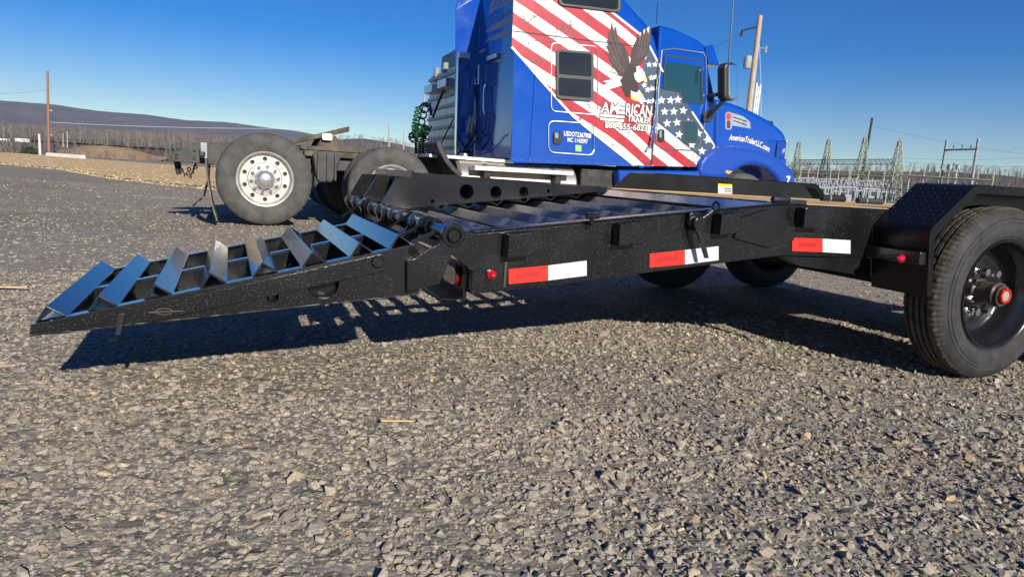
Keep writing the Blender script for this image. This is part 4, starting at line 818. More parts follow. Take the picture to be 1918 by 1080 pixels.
# faded flag with lettering on the back wall
def bwpoly(pts, mt, nm, d=.003):
    mb = MB(); mb.prism([on_u(x, y, UB - d) for x, y in pts], UB - d, UB - d + .001, 'yz'); return build(nm, mb, M[mt], sleeper)
bwpoly([(910, 57), (921, 50), (921, 46), (935, 42), (962, 29), (962, 41), (940, 51), (922, 59), (911, 62)], 'faded_flag', 'flag_stripe')
bwpoly([(908, 81), (912, 75), (930, 64), (962, 50), (962, 61), (945, 69), (930, 75), (915, 77)], 'faded_flag', 'flag_stripe')
bwpoly([(896, 96), (909, 90), (909, 95), (902, 100), (896, 99)], 'faded_flag', 'flag_stripe')
bwpoly([(916, 22), (918, 8), (924, -2), (962, -14), (962, 4), (945, 12), (930, 18), (914, 30)], 'faded_flag', 'flag_stripe')
for k in range(12): x, y = 922 + (k % 4) * 9 + (k // 4) * 3, 14 - (k % 4) * 3.2 - (k // 4) * 7; bwpoly([(x, y), (x + 5, y - 3), (x + 4, y + 1), (x + 1, y + 3)], 'blue', 'flag_star', .005)
def text_mesh(txt, bold=0.0):
    cu = bpy.data.curves.new('t', 'FONT'); cu.body = txt; cu.offset = bold; cu.fill_mode = 'FRONT'; cu.resolution_u = 3
    ob = bpy.data.objects.new('t', cu); COL.objects.link(ob); dg = bpy.context.evaluated_depsgraph_get(); me = bpy.data.meshes.new_from_object(ob.evaluated_get(dg))
    vs = np.array([v.co[:] for v in me.vertices]); fs = [tuple(p.vertices) for p in me.polygons]
    bpy.data.objects.remove(ob); bpy.data.curves.remove(cu); bpy.data.meshes.remove(me)
    mn, mx = vs.min(0), vs.max(0); return (vs - mn)[:, :2] / (mx - mn)[:2], fs
def lettering(txt, bl, br, tl, v, mt, par, nm='lettering', bold=.02, on=None, arc=0):
    uv, fs = text_mesh(txt, bold); mp_ = (lambda x, y: on_v(x, y, v)) if on is None else on
    o_, x_, y_ = (np.array(mp_(*p)) for p in (bl, br, tl)); P_ = o_ + uv[:, :1] * (x_ - o_) + uv[:, 1:] * (y_ - o_); P_[:, 1] += arc * (1 - (2 * uv[:, 0] - 1) ** 2)
    mb = MB(); mb.add([(p[0], v, p[1]) for p in P_] if on is None else [(v, p[0], p[1]) for p in P_], fs); o = build(nm, mb, M[mt], par); return o
lettering('In God We Trust', (917, 45), (985, 16), (918, 33), UB - .005, 'faded_flag', sleeper, bold=0, on=lambda x, y: on_u(x, y, UB - .005))

# printed flag on the side
def fit(px_fun, reg):
    rows, rhs = [], []
    for x, y in reg: u_, z_ = S(x, y); rows.append((u_ - bt[0], z_, 1)); rhs.append(px_fun(x, y))
    return np.linalg.lstsq(np.array(rows), np.array(rhs), rcond=None)[0]
k1 = fit(lambda x, y: y - .66 * (x - 960) - 1.7, [(970, 20), (1000, 100), (1100, 60), (1100, 200), (1180, 150), (1190, 290), (1060, 150)])
x0 = S(1120, 200)[0] - bt[0]; ppm = (1212 - 1120) / (S(1212, 290)[0] - S(1120, 290)[0])
M['flag1'] = flag_mat('flag_print_sleeper', k1[0], k1[1], k1[2] + 22.4 * 20, x0, -.0016 * ppm * ppm, 22.4)
k2 = fit(lambda x, y: y - .78 * (x - 1242) - 238, [(1225, 230), (1240, 280), (1290, 290), (1320, 300), (1260, 250)])
M['flag2'] = flag_mat('flag_print_door', k2[0], k2[1], k2[2] + 21.5 * 20, 50, 0, 21.5)
def decal(pts, d, mt, nm, par, v=VS): mb = MB(); mb.prism([on_v(x, y, v - d) for x, y in pts], v - d, v - d + .001); return build(nm, mb, M[mt], par)
border = [(958.5, 88), (975, 106), (990, 123), (1012, 149), (1037, 177), (1055, 198), (1073, 217), (1093, 234), (1113, 250), (1153, 282), (1188, 309.5)]
fl = decal([(966, -92)] + [(958.6, 84)] + border + [(1220, 310.5), (1235, 120), (1217, 87), (1197, 63), (1145, 22), (1090, -20), (1050, -92)], .003, 'flag1', 'flag_print', sleeper)
def strip(pts, w, d, mt, nm, par, v=VS):
    P_ = [Vector(on_v(x, y, v - d)) for x, y in pts]; L_, R_ = [], []
    for i, p in enumerate(P_):
        t = (P_[min(i + 1, len(P_) - 1)] - P_[max(0, i - 1)]).normalized(); n_ = Vector((-t.y, t.x)) * w / 2; L_.append(tuple(p + n_)); R_.append(tuple(p - n_))
    mb = MB(); n = len(P_); mb.add([(a, v - d, z) for a, z in L_ + R_], [(i, i + 1, n + i + 1, n + i) for i in range(n - 1)]); return build(nm, mb, M[mt], par)
strip(border, .030, .005, 'white', 'flag_border', fl); strip([(1090, -20), (1145, 22), (1197, 63)], .028, .005, 'white', 'flag_border', fl); strip([(1212, 82), (1217, 87), (1242, 135)], .025, .005, 'white', 'flag_border', fl)
can1 = decal([(1217, 87), (1236, 124), (1224, 214), (1212, 206), (1200, 184), (1196, 168), (1203, 145), (1206, 122), (1212, 104)], .0045, 'navy_print', 'flag_canton', fl)
# cab
cabp = [S(1219, 311), S(1234, 95), S(1236.5, 46), S(1262, 53), S(1286, 63), S(1308, 74), S(1323, 85), S(1328, 122), S(1341, 183), S(1340, 274), S(1311, 313)]
mb = MB(); mb.prism(cabp, VS + .012, FARV - .03); cab = build('cab', mb, M['blue'], TK, .035, 3)
f2 = decal([(1221, 311), (1230, 214), (1340, 274), (1311, 312.5)], .002, 'flag2', 'flag_print', cab, VS + .012)
can2 = decal([(1227, 232), (1234, 165), (1240, 167), (1274, 173), (1283, 191), (1297, 207), (1338, 272), (1325, 294), (1317, 299), (1231, 229)], .0045, 'navy_print', 'flag_canton', f2, VS + .012)
strip([(1296, 209), (1337.5, 272)], .022, .006, 'white', 'flag_border', f2, VS + .012)
def star(x, y, rpx, par, v, rot=0):
    pts = [(x + (rpx if k % 2 == 0 else rpx * .42) * math.sin(R(36 * k + rot)), y - (rpx if k % 2 == 0 else rpx * .42) * math.cos(R(36 * k + rot))) for k in range(10)]
    mb = MB(); mb.add([(on_v(a, c, v)[0], v, on_v(a, c, v)[1]) for a, c in pts] + [(on_v(x, y, v)[0], v, on_v(x, y, v)[1])], [(k, (k + 1) % 10, 10) for k in range(10)]); build('flag_star', mb, M['white'], par)
for x, y in ((1245, 209), (1262, 209), (1280, 207), (1249.5, 231), (1268, 229.5), (1272, 252), (1239, 188), (1256, 188), (1270, 187), (1296, 271), (1315, 283), (1325, 262), (1308, 250), (1290, 229), (1289, 250)): star(x, y, 8.3, can2, VS + .012 - .0075, random.uniform(-14, 14))
for x, y in ((1216, 121.5), (1220, 145.7), (1228, 144.5), (1227, 121), (1213, 168.5), (1221, 166), (1229, 168), (1215, 190), (1223.5, 189), (1207, 160)): star(x, y, 6.2, can1, VS - .0075, random.uniform(-14, 14))
# eagle
def zp(l): return [(960 + x / 4.153, y / 4.153) for x, y in l]
wing1 = zp([(770,180),(786,192),(792,215),(806,212),(815,262),(832,318),(872,362),(900,420),(916,520),(880,605),(828,588),(800,545),(770,512),(788,510),(742,455),(766,462),(718,402),(758,424),(724,352),(748,362),(732,312),(752,316),(742,242),(762,262),(764,215)])
wing2 = zp([(978,268),(990,248),(1000,262),(1012,232),(1024,246),(1036,216),(1048,232),(1062,204),(1078,212),(1078,268),(1066,372),(1052,424),(1000,502),(960,524),(915,494),(928,385),(962,312)])
body = zp([(905,490),(962,528),(968,582),(978,642),(986,722),(930,712),(905,758),(880,752),(855,692),(828,640),(858,598)])
eg = decal(wing1, .007, 'brown1', 'eagle_print', fl); decal(wing2, .007, 'brown1', 'eagle_wing', eg); decal(body, .0082, 'brown2', 'eagle_body', eg)
for pts in (((775,200),(800,300),(830,420)),((800,215),(822,310),(850,430)),((750,260),(790,370),(830,480)),((740,340),(790,440),(840,520)),((730,410),(790,490),(850,560)),((770,430),(830,510),(870,560))): strip(zp(pts), .014, .0086, 'brown3', 'feather', eg)
for pts in (((1000,260),(985,350),(965,450)),((1022,240),(1005,350),(980,460)),((1045,222),(1030,340),(1000,450)),((1066,225),(1052,340),(1025,430))): strip(zp(pts), .014, .0086, 'brown3', 'feather', eg)
for pts in (((985,262),(1000,250),(992,290)),((1018,238),(1032,226),(1024,270)),((1045,222),(1066,208),(1056,262)),((772,186),(790,202),(792,240))): decal(zp(pts), .0092, 'white', 'feather_tip', eg)
decal(zp([(828,618),(760,622),(700,634),(742,648),(692,672),(745,676),(694,712),(772,690),(852,664)]), .0092, 'white', 'eagle_tail', eg)
decal(zp([(945,572),(985,545),(1025,560),(1036,602),(1012,630),(975,642),(952,612)]), .0092, 'white', 'eagle_head', eg)
decal(zp([(1022,606),(1042,606),(1048,632),(1034,648),(1020,628)]), .0102, 'beak', 'eagle_beak', eg)
decal(zp([(918,703),(960,730),(985,700),(1042,792),(1000,795),(940,772)]), .0092, 'white', 'eagle_leg', eg); decal(zp([(920,740),(965,758),(972,790),(925,775)]), .0102, 'beak', 'eagle_foot', eg); decal(zp([(985,728),(1018,735),(1014,752),(988,748)]), .0102, 'beak', 'eagle_foot', eg)
# lettering on the side
for bd, mt, d in ((.085, 'maroon', .0112), (.012, 'white', .0124)):
    g_ = 0 if mt == 'white' else 1.5
    lettering('AM', (1124.5 - g_, 212 + g_), (1158 + g_, 214.5 + g_), (1127 - g_, 191 - g_), VS - d, mt, fl, bold=bd)
    lettering('RICAN', (1172 - g_, 216.5 + g_), (1219.5, 221 + g_), (1174 - g_, 193.5 - g_), VS - d, mt, fl, bold=bd)
    lettering('TRAILER', (1175 - g_, 227.5 + g_), (1219, 232 + g_), (1176 - g_, 216 - g_), VS - d, mt, fl, bold=bd)
    lettering('888-655-6823', (1133 - g_, 239.5 + g_), (1212 + g_, 246 + g_), (1134 - g_, 228.5 - g_), VS - d, mt, fl, bold=bd)
for x0_, x1_, y0_, y1_ in ((1159.5, 1171, 192.5, 197.5), (1159, 1170.5, 200, 205), (1158.5, 1170, 208, 213.5), (1124, 1169.5, 213.5, 218), (1124, 1168.5, 220.5, 225)):
    sl_ = .085
    decal([(x0_ - .8, y1_ + .8), (x1_ + .8, y1_ + .8 + sl_ * (x1_ - x0_)), (x1_ + .8, y0_ - .8 + sl_ * (x1_ - x0_)), (x0_ - .8, y0_ - .8)], .0116, 'maroon', 'logo_bar', fl); decal([(x0_, y1_), (x1_, y1_ + sl_ * (x1_ - x0_)), (x1_, y0_ + sl_ * (x1_ - x0_)), (x0_, y0_)], .0130, 'white', 'logo_bar', fl)
star(1132, 203.5, 3, fl, VS - .0136); star(1149, 195, 3, fl, VS - .0136)
for nm in [o for o in fl.children if o.name.startswith('flag_star')]: nm.data.materials[0] = M['maroon']
lettering('USDOT2367908', (1056, 254.5), (1107, 259.5), (1056.5, 245), VS - .006, 'white', sleeper, bold=.02); lettering('MC 1143597', (1063, 266), (1101, 269.5), (1063, 257.5), VS - .006, 'white', sleeper, bold=.02)
decal([(1078, 271.5), (1089, 272.5), (1088.5, 284), (1078, 283)], .004, 'green_hose', 'inspection_sticker', sleeper)
# hatch outlines, windows, doors
def ring(x0, x1, y0, y1, sl_, rpx, w, d, mt, nm, par, v=VS):
    pts = rrect(x0, x1, y0, y1, rpx, 4); pts = [(x, y + sl_ * (x - x0)) for x, y in pts] + [(rrect(x0, x1, y0, y1, rpx, 4)[0][0], rrect(x0, x1, y0, y1, rpx, 4)[0][1] + sl_ * (x1 - x0))]
    P3 = [on_v(x, y, v - d) for x, y in pts]; mb = MB(); mb.tube([(a, v - d, z) for a, z in P3], w, 6, False); return build(nm, mb, M[mt], par)
ring(1032.5, 1119, 80, 208, .085, 9, .007, .006, 'alu', 'hatch_outline', sleeper); ring(1027.5, 1112.5, 226, 285, .07, 11, .007, .006, 'alu', 'hatch_outline', sleeper)
def panel(x0, x1, y0, y1, sl_, rpx, d0, d1, mt, nm, par, v=VS):
    mb = MB(); mb.prism([on_v(x, y + sl_ * (x - x0), v - d1) for x, y in rrect(x0, x1, y0, y1, rpx, 4)], v - d1, v - d0); return build(nm, mb, M[mt], par, .004)
w_ = panel(1042.5, 1112, 92, 185, .08, 7, .003, .030, 'win_frame', 'window', sleeper); panel(1047, 1108, 96.5, 139, .08, 4, .029, .033, 'tint', 'pane', w_); panel(1046.5, 1107, 145, 179, .08, 4, .029, .033, 'tint', 'pane', w_)
w_ = panel(1047, 1163, -35, 10, .12, 8, .003, .03, 'win_frame', 'window', sleeper); panel(1052, 1158, -30, 6, .12, 6, .029, .034, 'tint', 'pane', w_)
h_ = panel(1037, 1052, 246, 270, .08, 4, .003, .016, 'black_plastic', 'hatch_handle', sleeper); panel(1039.5, 1046, 248, 259, .08, 2, .015, .02, 'chrome', 'lever', h_)
strip([(961, 58), (1095, 75), (1217, 89)], .008, .0105, 'seal', 'panel_seam', sleeper); strip([(1221, 308), (1226, 200), (1234, 110)], .02, .014, 'seal', 'panel_seam', cab)
for k in range(22):
    x = 962 + k * 15.6; y = 299 + (x - 957) * .0405; u_, z_ = S(x, y); mb = MB(); mb.lathe([(.012, 0), (.010, -.006), (0, -.008)], (u_, VS - .004 if x < 1219 else VS + .005, z_), 'y', 8); build('rivet', mb, M['chrome'], sleeper if x < 1219 else cab)
mb = MB(); p0, p1 = S(958, 292), S(1219, 303); q0, q1 = S(957, 304), S(1219, 313); mb.prism([q0, q1, p1, p0], VS - .002, VS + .05); build('lower_sill', mb, M['blue'], sleeper, .003)
VC = VS + .012
mb = MB(); dp = [(1240, 94), (1262, 91), (1317, 99), (1322, 108), (1323, 183), (1318, 246), (1309, 277), (1300, 282), (1240, 279), (1229, 271), (1231, 215), (1235, 151), (1240, 94)]
mb.tube([(on_v(x, y, VC - .008)[0], VC - .008, on_v(x, y, VC - .008)[1]) for x, y in dp], .009, 6, False); door = build('door', mb, M['alu'], cab)
decal([(1246, 104), (1314, 112), (1316, 195), (1283, 190), (1275, 172), (1243, 165)], .010, 'door_glass', 'window', door, VC); strip([(1246, 104), (1314, 112), (1316, 195), (1283, 190), (1275, 172), (1243, 165), (1246, 104)], .022, .012, 'seal', 'window_seal', door, VC)
decal([(1246, 106), (1313, 114), (1313, 124), (1246, 116)], .0115, 'blue', 'painted_shade_band', door, VC); strip([(1306, 130), (1304, 155)], .05, .0118, 'glass', 'mirror_reflection', door, VC)  # blue band paints the shadow on the glass; dark strip paints the mirror's reflection
panel(1280, 1308, 225, 268, .05, 4, .008, .018, 'win_frame', 'peep_window', door, VC); panel(1283, 1305.5, 228, 265, .05, 3, .017, .021, 'door_glass', 'peep_pane', door, VC)
hh = panel(1233.5, 1245, 242, 265, .05, 3, .008, .022, 'black_plastic', 'door_handle', door, VC); panel(1235, 1240, 244, 258, .05, 1.5, .021, .027, 'chrome', 'lever', hh, VC)
mb = MB(); mb.tube([(on_v(x, y, VC - .05)[0], VC - .05, on_v(x, y, VC - .05)[1]) for x, y in ((1232, 148), (1228, 210), (1218, 275), (1212, 283))], .014, 8); build('grab_rail', mb, M['chrome'], cab)
mb = MB(); mb.prism([S(*p) for p in ((1320, 88), (1335, 83.5), (1347, 123), (1327, 121))], VS - .01, FARV - .0); build('sun_visor', mb, M['blue'], cab, .01)
mb = MB(); ws = [S(1329.5, 124), S(1341.5, 182)]; mb.hexa([(ws[1][0], VS + .12, ws[1][1]), (ws[1][0] + .02, VS + .12, ws[1][1]), (ws[1][0] + .02, FARV - .12, ws[1][1]), (ws[1][0], FARV - .12, ws[1][1])], [(ws[0][0], VS + .12, ws[0][1]), (ws[0][0] + .02, VS + .12, ws[0][1]), (ws[0][0] + .02, FARV - .12, ws[0][1]), (ws[0][0], FARV - .12, ws[0][1])]); build('windshield', mb, M['glass'], cab)
# mirror
VM = VS - .28; mp0 = rrect(1356.5, 1381, 117, 189, 10, 5); mb = MB(); mb.prism([on_v(x, y, VM) for x, y in mp0], VM, VM + .16); mi = build('mirror', mb, M['black_plastic'], cab, .03, 3)
mb = MB(); mb.prism([on_v(x, y, VM - .004) for x, y in rrect(1364, 1381.5, 119, 187, 8, 5)], VM - .012, VM + .05); build('mirror_shell', mb, M['chrome'], mi, .02, 3)
for pts in (((1326, 180), (1340, 178), (1360, 173)), ((1322, 222), (1335, 210), (1358, 186))):
    mb = MB(); mb.tube([(on_v(x, y, VC - .02 - .1 * i)[0], VC - .02 - .1 * i, on_v(x, y, VC - .02 - .1 * i)[1]) for i, (x, y) in enumerate(pts)], .028, 8); build('mirror_arm', mb, M['black_plastic'], mi)
panel(1318, 1336, 212, 230, -.3, 4, .0, .05, 'black_plastic', 'mirror_mount', mi, VC)
mb = MB(); a, c = on_v(1365, 118, VS + .1), on_v(1378, -60, VS + .1); mb.tube([(a[0], VS + .1, a[1]), (c[0], VS + .1, c[1])], [.012, .006], 6); build('antenna', mb, M['black_plastic'], cab)
mb = MB(); a, c = on_v(1229, 45, 7.0), on_v(1231.5, 5, 7.0); mb.tube([(a[0], 7.0, a[1]), (c[0], 7.0, c[1])], .006, 5); build('antenna', mb, M['black_plastic'], cab)
# hood, fender
VH = 6.30
mb = MB(); mb.prism([S(*p, VH) for p in ((1338, 184), (1364, 190), (1391, 199.5), (1417, 211), (1440, 224), (1458, 237), (1469, 247), (1474, 256), (1477, 300), (1470, 345), (1338, 330))], VH, 7.98); hood = build('hood', mb, M['blue'], TK, .07, 4)
fd = [(1308, 316), (1312, 303), (1322, 290), (1337, 279), (1357, 274), (1377, 273), (1402, 275.5), (1426, 281), (1445, 288.5), (1461, 297), (1475, 307), (1486, 319), (1490, 332), (1491, 350), (1461, 350), (1458, 338), (1447, 325), (1437, 317), (1426, 312.5), (1415, 310), (1405, 309.5), (1395, 311.5), (1384, 316.5), (1373, 325), (1365, 334), (1340, 336), (1312, 333)]
mb = MB(); mb.prism([S(*p, 5.97) for p in fd], 5.97, 6.42); fn = build('wheel_fender', mb, M['blue_dusty'], hood, .075, 5)
mb = MB(); mb.prism([S(*p, 5.97) for p in fd], 7.85, 8.3); build('wheel_fender', mb, M['blue_dusty'], hood, .06, 3)
mb = MB(); mb.prism([S(*p, VH) for p in ((1446, 223), (1466, 226), (1469, 246), (1462, 239))], 6.5, 7.8); build('bug_deflector', mb, M['glass'], hood, .01)
decal([(1359, 319), (1372, 321), (1366, 326), (1360, 324)], .078, 'amber', 'turn_light', fn, 6.045)
lettering('7', (1472.5, 344.5), (1480.5, 345), (1473, 329.5), 5.966, 'white', fn, bold=.03)
for dd, mt in ((0, 'maroon'), (.0012, 'white')): lettering('AmericanTrailerLLC.com', (1365 , 263), (1440, 285), (1367.5, 252), VH - .002 - dd, mt, hood, bold=.05 if dd == 0 else .012, arc=.045)
em = decal(rrect(1358.5, 1371, 210, 243, 5, 4), .002, 'faded_flag', 'hood_emblem', hood, VH); decal([(1370, 211), (1392, 218), (1405, 228), (1406, 241), (1371, 235)], .002, 'faded_flag', 'vent_outline', hood, VH); decal([(1372.5, 215), (1391, 221), (1402, 230), (1403, 238.5), (1372.5, 232)], .004, 'alu', 'vent_screen', hood, VH)
for y0_, y1_ in ((219.5, 225), (226, 231.5)): strip([(1374, y0_), (1399, y1_ + 3)], .018, .0055, 'frame_paint', 'vent_slot', hood, VH)
decal(rrect(1360.5, 1369, 212, 225, 4, 4), .004, 'print_red', 'emblem_disc', hood, VH); decal(rrect(1361.5, 1368, 226, 240.5, 2, 3), .004, 'maroon', 'emblem_ribbon', hood, VH)
mb = MB(); c0, c1 = S(1474, 275, 6.1), S(1478, 300, 6.1); mb.prism(rrect(c0[0] - .02, c0[0] + .04, c1[1], c0[1] + .1, .02), 6.1, 6.3); build('hood_mirror', mb, M['chrome'], hood, .01)
mb = MB(); mb.prism([S(*p, 6.0) for p in ((1158, 318), (1312, 320), (1362, 333), (1358, 352), (1160, 352))], 6.0, 6.5); build('cab_step', mb, M['blue'], TK, .02)
# chassis
VR = 6.72
for v0 in (VR, 7.55):
    mb = MB(); mb.prism([S(320, 302, VR), S(320, 288, VR), S(372, 265.5, VR), S(470, 268, VR), (6.9, 1.0), (6.9, .74), (0, .70), S(400, 308, VR)], v0, v0 + .08); build('chassis_rail', mb, M['frame_paint'], TK, .006)
    for x, y in ((331, 289), (331, 295), (364, 281), (364, 296)):
        if v0 == VR: u_, z_ = S(x, y, VR); mb = MB(); mb.lathe([(.02, 0), (.018, -.015), (0, -.017)], (u_, VR, z_), 'y', 8); build('bolt', mb, M['steel_dark'], TK)
mb = MB(); mb.box(-1.1, -1.0, VR + .08, 7.55, .72, .92); mb.box(.25, .4, VR + .08, 7.55, .7, .95); mb.box(1.9, 2.0, VR + .08, 7.55, .74, .95); build('chassis_crossmember', mb, M['frame_paint'], TK)
c0, c1 = S(376, 267, 6.6), S(389, 297, 6.6); mb = MB(); mb.box(c0[0], c1[0], 6.5, 6.7, c1[1], c0[1]); build('light_box', mb, M['galv'], TK, .008)
mb = MB(); mb.tube([(c0[0] + .03, 6.0, c1[1] + .05), (c0[0] + .03, VR, c1[1] + .06)], .02, 8); build('flap_hanger', mb, M['frame_paint'], TK)
for vv, pts in ((6.05, ((-1.00, .76), (-.985, .55), (-.95, .30), (-.895, .09))), (7.7, ((-1.00, .76), (-1.02, .5), (-1.08, .25), (-1.22, .12)))):
    mb = MB(); n = len(pts); mb.add([(a, vv, z) for a, z in pts] + [(a, vv + .58, z) for a, z in pts] + [(a + .014, vv, z) for a, z in pts] + [(a + .014, vv + .58, z) for a, z in pts], [(i, i + 1, n + i + 1, n + i) for i in range(n - 1)] + [(2*n+i, 3*n+i, 3*n+i+1, 2*n+i+1) for i in range(n - 1)] + [(i, 2*n+i, 2*n+i+1, i+1) for i in range(n - 1)] + [(n-1, 2*n-1, 4*n-1, 3*n-1)]); build('mud_flap', mb, M['mud_flap'], TK)
mb = MB(); c0 = S(345, 305, 6.9)
for k, (dx, dz) in enumerate(((-.04, 0), (-.03, -.07), (0, -.12), (.04, -.10), (.07, -.14), (.05, -.05), (.1, -.08), (.12, -.02))): mb.lathe([(.018, -.006), (.026, 0), (.018, .006), (.012, 0), (.018, -.006)], (c0[0] + dx, 6.9 + .02 * (k % 2), c0[1] - .02 + dz), 'y' if k % 2 else 'x', 10)
mb.tube([(c0[0] - .06, 6.92, c0[1] + .02), (c0[0] - .03, 6.92, c0[1] - .1), (c0[0] + .06, 6.92, c0[1] - .17), (c0[0] + .13, 6.92, c0[1] + .02)], .012, 6); mb.tube([(c0[0] - .09, 6.95, c0[1] + .02), (c0[0] - .06, 6.95, c0[1] - .14)], .03, 6); build('tow_chain', mb, M['steel_dark'], TK)
a, c = S(548, 266, 6.95), S(650, 240, 6.95); mb = MB(); mb.hexa([(a[0], 6.75, a[1] - .03), (c[0], 6.75, c[1] - .05), (c[0], 7.6, c[1] - .05), (a[0], 7.6, a[1] - .03)], [(a[0] - .05, 6.75, a[1] + .01), (c[0], 6.75, c[1] + .015), (c[0], 7.6, c[1] + .015), (a[0] - .05, 7.6, a[1] + .01)]); fw = build('fifth_wheel', mb, M['dusty_steel'], TK, .01)
mb = MB(); c0 = S(615, 264, 6.72); mb.prism([(c0[0] - .16, .93), (c0[0] + .2, .93), (c0[0] + .1, 1.13), (c0[0] - .06, 1.12)], 6.78, 7.56); build('fifth_wheel_mount', mb, M['dusty_steel'], fw, .01)
mb = MB(); c0 = S(615, 258, 6.7); mb.prism(rrect(c0[0] - .07, c0[0] + .05, c0[1] - .03, c0[1] + .05, .02), 6.715, 6.74); build('grease_label', mb, M['white'], fw)
mb = MB(); c0, c1 = S(560, 275, 6.75), S(690, 292, 6.75); mb.box(c0[0], c1[0] + .2, 6.68, 7.68, .935, .985); mb.box(c0[0] + .05, c1[0], 6.64, 6.70, .86, .93); build('slide_plate', mb, M['dusty_steel'], TK, .008)
c0 = S(610, 300, 6.6); mb = MB(); mb.prism([(c0[0] - .16, .88), (c0[0] - .08, .93), (c0[0] + .10, .93), (c0[0] + .18, .88), (c0[0] + .12, .66), (c0[0] + .08, .56), (c0[0] - .08, .55), (c0[0] - .12, .64)], 6.56, 6.72); sb = build('suspension_bracket', mb, M['frame_paint'], TK, .02)
for s in (-.09, 0.02, .11): mb = MB(); mb.box(c0[0] + s - .015, c0[0] + s + .015, 6.53, 6.56, .58, .9); build('bracket_rib', mb, M['frame_paint'], sb, .005)
# quarter fender, tank, step
mb = MB(); pts = [S(*p, 6.25) for p in ((806, 268), (812, 285), (822, 303), (834, 318), (848, 330))]; n = len(pts)
mb.add([(a, 6.0, z) for a, z in pts] + [(a, 6.6, z) for a, z in pts] + [(a + .06, 6.0, z + .03) for a, z in pts] + [(a + .06, 6.6, z + .03) for a, z in pts], [(i, i + 1, n + i + 1, n + i) for i in range(n - 1)] + [(2*n+i, 3*n+i, 3*n+i+1, 2*n+i+1) for i in range(n - 1)] + [(i, 2*n+i, 2*n+i+1, i+1) for i in range(n - 1)] + [(0, n, 3*n, 2*n)]); build('quarter_fender', mb, M['black_plastic'], TK, .01)
mb = MB(); mb.lathe([(0, 0), (.27, 0), (.30, .03), (.30, 1.62), (.27, 1.65), (0, 1.65)], (1.87, 6.36, .655), 'x', 48); tk = build('fuel_tank', mb, M['tank_alu'], TK)
for u0 in (2.2, 3.15): mb = MB(); mb.lathe([(.302, 0), (.308, .0), (.308, .06), (.302, .06)], (u0, 6.36, .655), 'x', 40); build('tank_strap', mb, M['alu'], tk)
mb = MB(); mb.lathe([(.0, .07), (.05, .07), (.055, .0)], (2.0, 6.30, .94), 'z', 16); build('filler_cap', mb, M['alu'], tk)
c0, c1 = S(887, 310, 5.95), S(1072, 321, 5.95); mb = MB(); mb.hexa([(c0[0], 5.90, c0[1] - .055), (c1[0], 5.90, c1[1] - .055), (c1[0], 6.10, c1[1] - .055), (c0[0], 6.10, c0[1] - .055)], [(c0[0], 5.90, c0[1]), (c1[0], 5.90, c1[1]), (c1[0], 6.10, c1[1]), (c0[0], 6.10, c0[1])]); stp = build('side_step', mb, M['alu'], TK, .004)
for t in (.14, .86): x = c0[0] + (c1[0] - c0[0]) * t; z = c0[1] + (c1[1] - c0[1]) * t - .055; mb = MB(); mb.hexa([(x - .03, 6.0, z - .2), (x + .03, 6.0, z - .2), (x + .03, 6.08, z - .2), (x - .03, 6.08, z - .2)], [(x - .05, 5.93, z), (x + .05, 5.93, z), (x + .05, 6.08, z), (x - .05, 6.08, z)]); build('step_bracket', mb, M['frame_paint'], stp)
mb = MB(); mb.prism([S(800, 288, 6.3), S(957, 300, 6.3), S(957, 306, 6.3), S(800, 294, 6.3)], 6.2, 8.1); build('deck_plate', mb, M['alu'], TK, .004)
mb = MB(); mb.box(3.6, 4.5, 6.15, 8.1, .45, .92); build('battery_box', mb, M['steel_dark'], TK, .02)
# truck wheels
def truck_wheel(u0, v0, zc, face=True, r=.507):
    sc_ = r / .507
    pr = [(.30, .03), (.33, .012), (.38, .0), (.43, .004), (.465, .018), (.487, .035), (.500, .05), (.505, .062)]
    full = pr + [(.507, .09), (.495, .092), (.495, .105), (.507, .107), (.507, .15), (.495, .152), (.495, .165), (.507, .167), (.507, .20)] + [(q, .29 - h) for q, h in reversed(pr)]
    full = [(q * sc_, h) for q, h in full]
    mb = MB(); mb.lathe(full, (u0, v0, zc), 'y', 120, True, lambda i, k: (-.004 if k % 3 == 0 and i in (6, 7, 17, 18) else 0)); ty = build('tyre', mb, M['truck_tyre'], TK, sharp=35)
    mb = MB(); c = (u0, v0, zc)
    mb.lathe([(.302, .05), (.305, .02), (.298, .012), (.285, .016), (.275, .04), (.262, .075), (.258, .10)], c, 'y', 60); rm = build('rim', mb, M['alu_rim'], ty)
    if not face: return ty
    mb = MB(); hl = [circ(u0 + .222 * math.cos(2 * math.pi * (k + .5) / 10), zc + .222 * math.sin(2 * math.pi * (k + .5) / 10), .024, 12) for k in range(10)]
    mb.prism(circ(u0, zc, .262, 48), v0 + .085, v0 + .10, holes=hl); build('wheel_disc', mb, M['alu_rim'], rm)
    mb = MB(); mb.lathe([(.262, .115), (.0, .115)], c, 'y', 24); build('brake_drum', mb, M['steel_dark'], rm)
    mb = MB(); mb.lathe([(.185, .085), (.175, .07), (.11, .068), (.098, .06)], c, 'y', 36); build('hub_flange', mb, M['alu_rim'], rm); mb = MB(); mb.lathe([(.100, .066), (.101, .03), (.098, .0), (.085, -.03), (.05, -.048), (0, -.055)], c, 'y', 36); build('hub_cover', mb, M['hubcap'], rm)
    for k in range(10):
        a = 2 * math.pi * (k + .2) / 10; mb = MB(); mb.lathe([(.020, .07), (.019, .035), (.012, .024), (0, .022)], (u0 + .143 * math.cos(a), v0, zc + .143 * math.sin(a)), 'y', 10); build('lug_nut', mb, M['chrome'], rm)
    return ty
